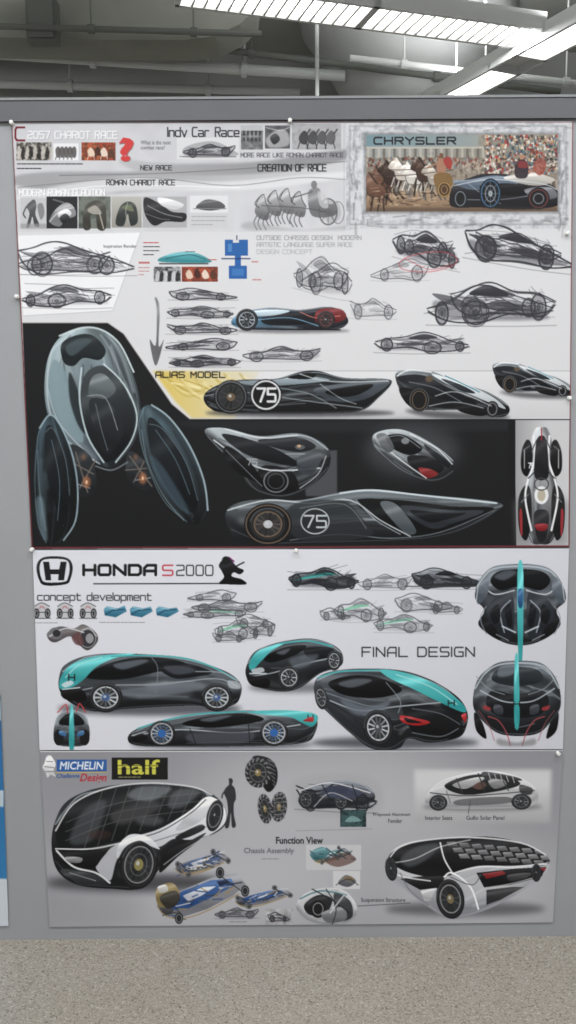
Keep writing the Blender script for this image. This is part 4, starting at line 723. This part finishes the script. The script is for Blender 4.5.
# ------------------------------------------------------------ floor (terrazzo)
fm=bpy.data.materials.new("terrazzo"); fm.use_nodes=True; nt=fm.node_tree; b=nt.nodes["Principled BSDF"]
tc=nt.nodes.new("ShaderNodeTexCoord")
def vor(scale,stops):
    v=nt.nodes.new("ShaderNodeTexVoronoi"); v.inputs["Scale"].default_value=scale; nt.links.new(tc.outputs["Object"],v.inputs["Vector"])
    s=nt.nodes.new("ShaderNodeSeparateColor"); nt.links.new(v.outputs["Color"],s.inputs["Color"])
    r=nt.nodes.new("ShaderNodeValToRGB"); r.color_ramp.interpolation='CONSTANT'
    while len(r.color_ramp.elements)<len(stops): r.color_ramp.elements.new(.5)
    for e,(p,c) in zip(r.color_ramp.elements,stops): e.position=p; e.color=(*lin(c),1)
    nt.links.new(s.outputs[0],r.inputs["Fac"]); return r
a1=vor(210,[(0,(104,97,88)),(.1,(152,145,134)),(.5,(162,155,144)),(.8,(146,139,128)),(.94,(188,183,173))])
a2=vor(420,[(0,(112,105,97)),(.16,(154,147,137)),(.7,(168,161,151)),(.93,(190,185,176))])
mx=nt.nodes.new("ShaderNodeMix"); mx.data_type='RGBA'; mx.inputs[0].default_value=.5
nt.links.new(a1.outputs["Color"],mx.inputs[6]); nt.links.new(a2.outputs["Color"],mx.inputs[7]); nt.links.new(mx.outputs[2],b.inputs["Base Color"])
b.inputs["Roughness"].default_value=.2; b.inputs["Specular IOR Level"].default_value=.55
m=MB(); m.box(-7,7,-6,5.3,-.1,0); m.make("floor",[fm])
# ------------------------------------------------------------ room behind
CEIL=4.25; YB=5.2
wallm=mat("painted_concrete_wall",(176,178,177),.8,.2,.06,1.5,bump=.2); ceilm=mat("concrete_ceiling",(160,162,157),.85,.1,.1,1.2,bump=.3)
beamm=mat("concrete_beam",(140,141,134),.85,.1,.14,2,bump=.3); pipem=mat("painted_pipe",(198,200,198),.5,.4); pipd=mat("dark_pipe",(100,102,97),.5,.4)
m=MB(); m.box(-7,7,YB,YB+.1,0,CEIL); m.make("wall_back",[wallm])
m=MB(); m.box(-7,7,-6,YB+.1,CEIL,CEIL+.1); m.make("ceiling",[ceilm])
m=MB(); m.box(-7.1,-7,-6,YB,0,CEIL); m.make("wall_left",[wallm])
m=MB(); m.box(7,7.1,-6,YB,0,CEIL); m.make("wall_right",[wallm])
y1,y2=3.5,3.85
prof=[hity(px,py,y1) for px,py in [(-120,34),(100,40),(185,40),(215,36),(240,24),(256,8),(266,-18)]]
pts=[(-6.99,prof[0].z)]+[(p.x,p.z) for p in prof]
pts=[(x,min(z,CEIL)) for x,z in pts]; pts[-1]=(pts[-1][0],CEIL)
poly=pts+[(-6.99,CEIL)]; n=len(poly)
V=[(x,y1,z) for x,z in poly]+[(x,y2,z) for x,z in poly]
Fc=[tuple(range(n)),tuple(range(n,2*n))[::-1]]+[(i,(i+1)%n,n+(i+1)%n,n+i) for i in range(n)]
mesh("concrete_beam",V,Fc,[beamm])
pc=hity(402,90,4.6); m=MB(); m.lathe([(.33,0),(.33,3.3),(.35,3.42),(.42,3.6),(.56,3.85),(.74,4.1),(.78,CEIL)],(pc.x,4.4,0),'Z',0,48); m.make("concrete_column",[wallm],True)
def pipe(name,a,b_,y,r,mt):
    p=hity(*a,y); q=hity(*b_,y); d=(q-p); m=MB(); m.tube(p,q,r)
    for t in (.2,.5,.8):
        c=p+d*t; m.tube(c-d.normalized()*.02,c+d.normalized()*.02,r*1.5); m.tube(c,(c.x,c.y,CEIL),r*.3)
    m.make(name,[mt],False)
pipe("conduit_pipe",(-160,44),(345,76),4.15,.035,pipem)
pipe("conduit_pipe",(-160,80),(300,92),4.75,.03,pipem)
pipe("conduit_pipe",(-60,14),(560,92),3.95,.022,pipd)
pipe("conduit_pipe",(-80,24),(262,34),3.3,.018,pipd)
pipe("conduit_pipe",(350,58),(620,88),3.7,.02,pipem)
# surface mounted junction box with drop pipe
j=hity(40,18,3.3); m=MB(); m.box(j.x-.09,j.x+.09,3.32,3.42,j.z-.12,j.z+.12); m.box(j.x-.075,j.x+.075,3.305,3.32,j.z-.105,j.z+.105); m.tube((j.x,3.37,j.z+.12),(j.x,3.37,CEIL),.015); m.make("junction_box",[pipd])
p=hity(317,60,3.2); m=MB(); m.tube((p.x,3.2,0),(p.x,3.2,CEIL),.012); m.lathe([(.05,0),(.05,.01),(.014,.03)],(p.x,3.2,0)); m.make("support_rod",[pipem])
# fluorescent fixtures
hous=mat("fixture_housing",(215,216,216),.4,.4); glow=mat("fluorescent_diffuser",(255,255,250),.5,.2,emit=4)
def fixture(A,B,width,segs,thick=.07,strength=1,louv=True,upk=1.0):
    A=Vector(A);B=Vector(B);Lh=(B-A).length; ang=math.atan2(B.y-A.y,B.x-A.x)
    m=MB(); m.box(0,Lh,-width/2,width/2,.02,thick,0); m.box(0,Lh,-width/2,-width/2+.02,-.02,.02,0); m.box(0,Lh,width/2-.02,width/2,-.02,.02,0)
    for (s0,s1) in segs:
        m.box(s0*Lh,s1*Lh,-width/2+.03,width/2-.03,.008,.019,1)
        m.box(s0*Lh-.02,s0*Lh,-width/2,width/2,-.02,.02,0); m.box(s1*Lh,s1*Lh+.02,-width/2,width/2,-.02,.02,0)
        if louv:
            k=int((s1-s0)*Lh/.06)
            for i in range(1,k): x=s0*Lh+i*(s1-s0)*Lh/k; m.box(x-.005,x+.005,-width/2+.02,width/2-.02,-.018,.006,0)
    for t in (.15,.85): m.tube((Lh*t,0,thick),(Lh*t,0,CEIL-A.z),.006)
    o=m.make("fluorescent_light_fixture",[hous,glow]); o.location=A; o.rotation_euler=(0,0,ang)
    for j,(s0,s1) in enumerate(segs):
        for sgn in (1,-1):  # second, upward lamp is added above the housing to brighten the ceiling
            ld=bpy.data.lights.new("lamp",'AREA'); ld.shape='RECTANGLE'; ld.size=(s1-s0)*Lh; ld.size_y=width-.05; ld.energy=strength*(s1-s0)*Lh*(1 if sgn>0 else upk); ld.color=(.98,.99,1)
            lo=bpy.data.objects.new("lamp_%d"%(j*2+(1 if sgn>0 else 2)),ld); scene.collection.objects.link(lo); lo.parent=o
            lo.location=((s0+s1)/2*Lh,0,-.03 if sgn>0 else thick+.02); lo.rotation_euler=(0 if sgn>0 else math.pi,0,0)
    return o
A=hitz(180,-10,3.45); B=hitz(532,36,3.45); fixture(A,B,.28,[(0.01,.49),(.51,.99)],strength=22,upk=.75)
A=hitz(432,108,3.4); B=hitz(640,-4,3.4); fixture(A,B,.22,[(.14,.42),(.56,.97)],strength=22,louv=False,upk=.75)
fixture((-4.6,3.0,3.45),(-2.2,3.0,3.45),.28,[(.01,.99)],strength=20,upk=.75)  # unseen fixture left of the view, added to light the back room
for y in (-1.6,-3.6):  # unseen fixtures over the camera side, added to light the partition from above
    fixture((-2.6,y,3.45),(2.6,y,3.45),.3,[(.01,.49),(.51,.99)],strength=19,upk=.5)
w=bpy.data.worlds.new("world"); scene.world=w; w.use_nodes=True
bg=w.node_tree.nodes["Background"]; bg.inputs[0].default_value=(1,1,1.03,1); bg.inputs[1].default_value=.55
print("done",ztop,zr)
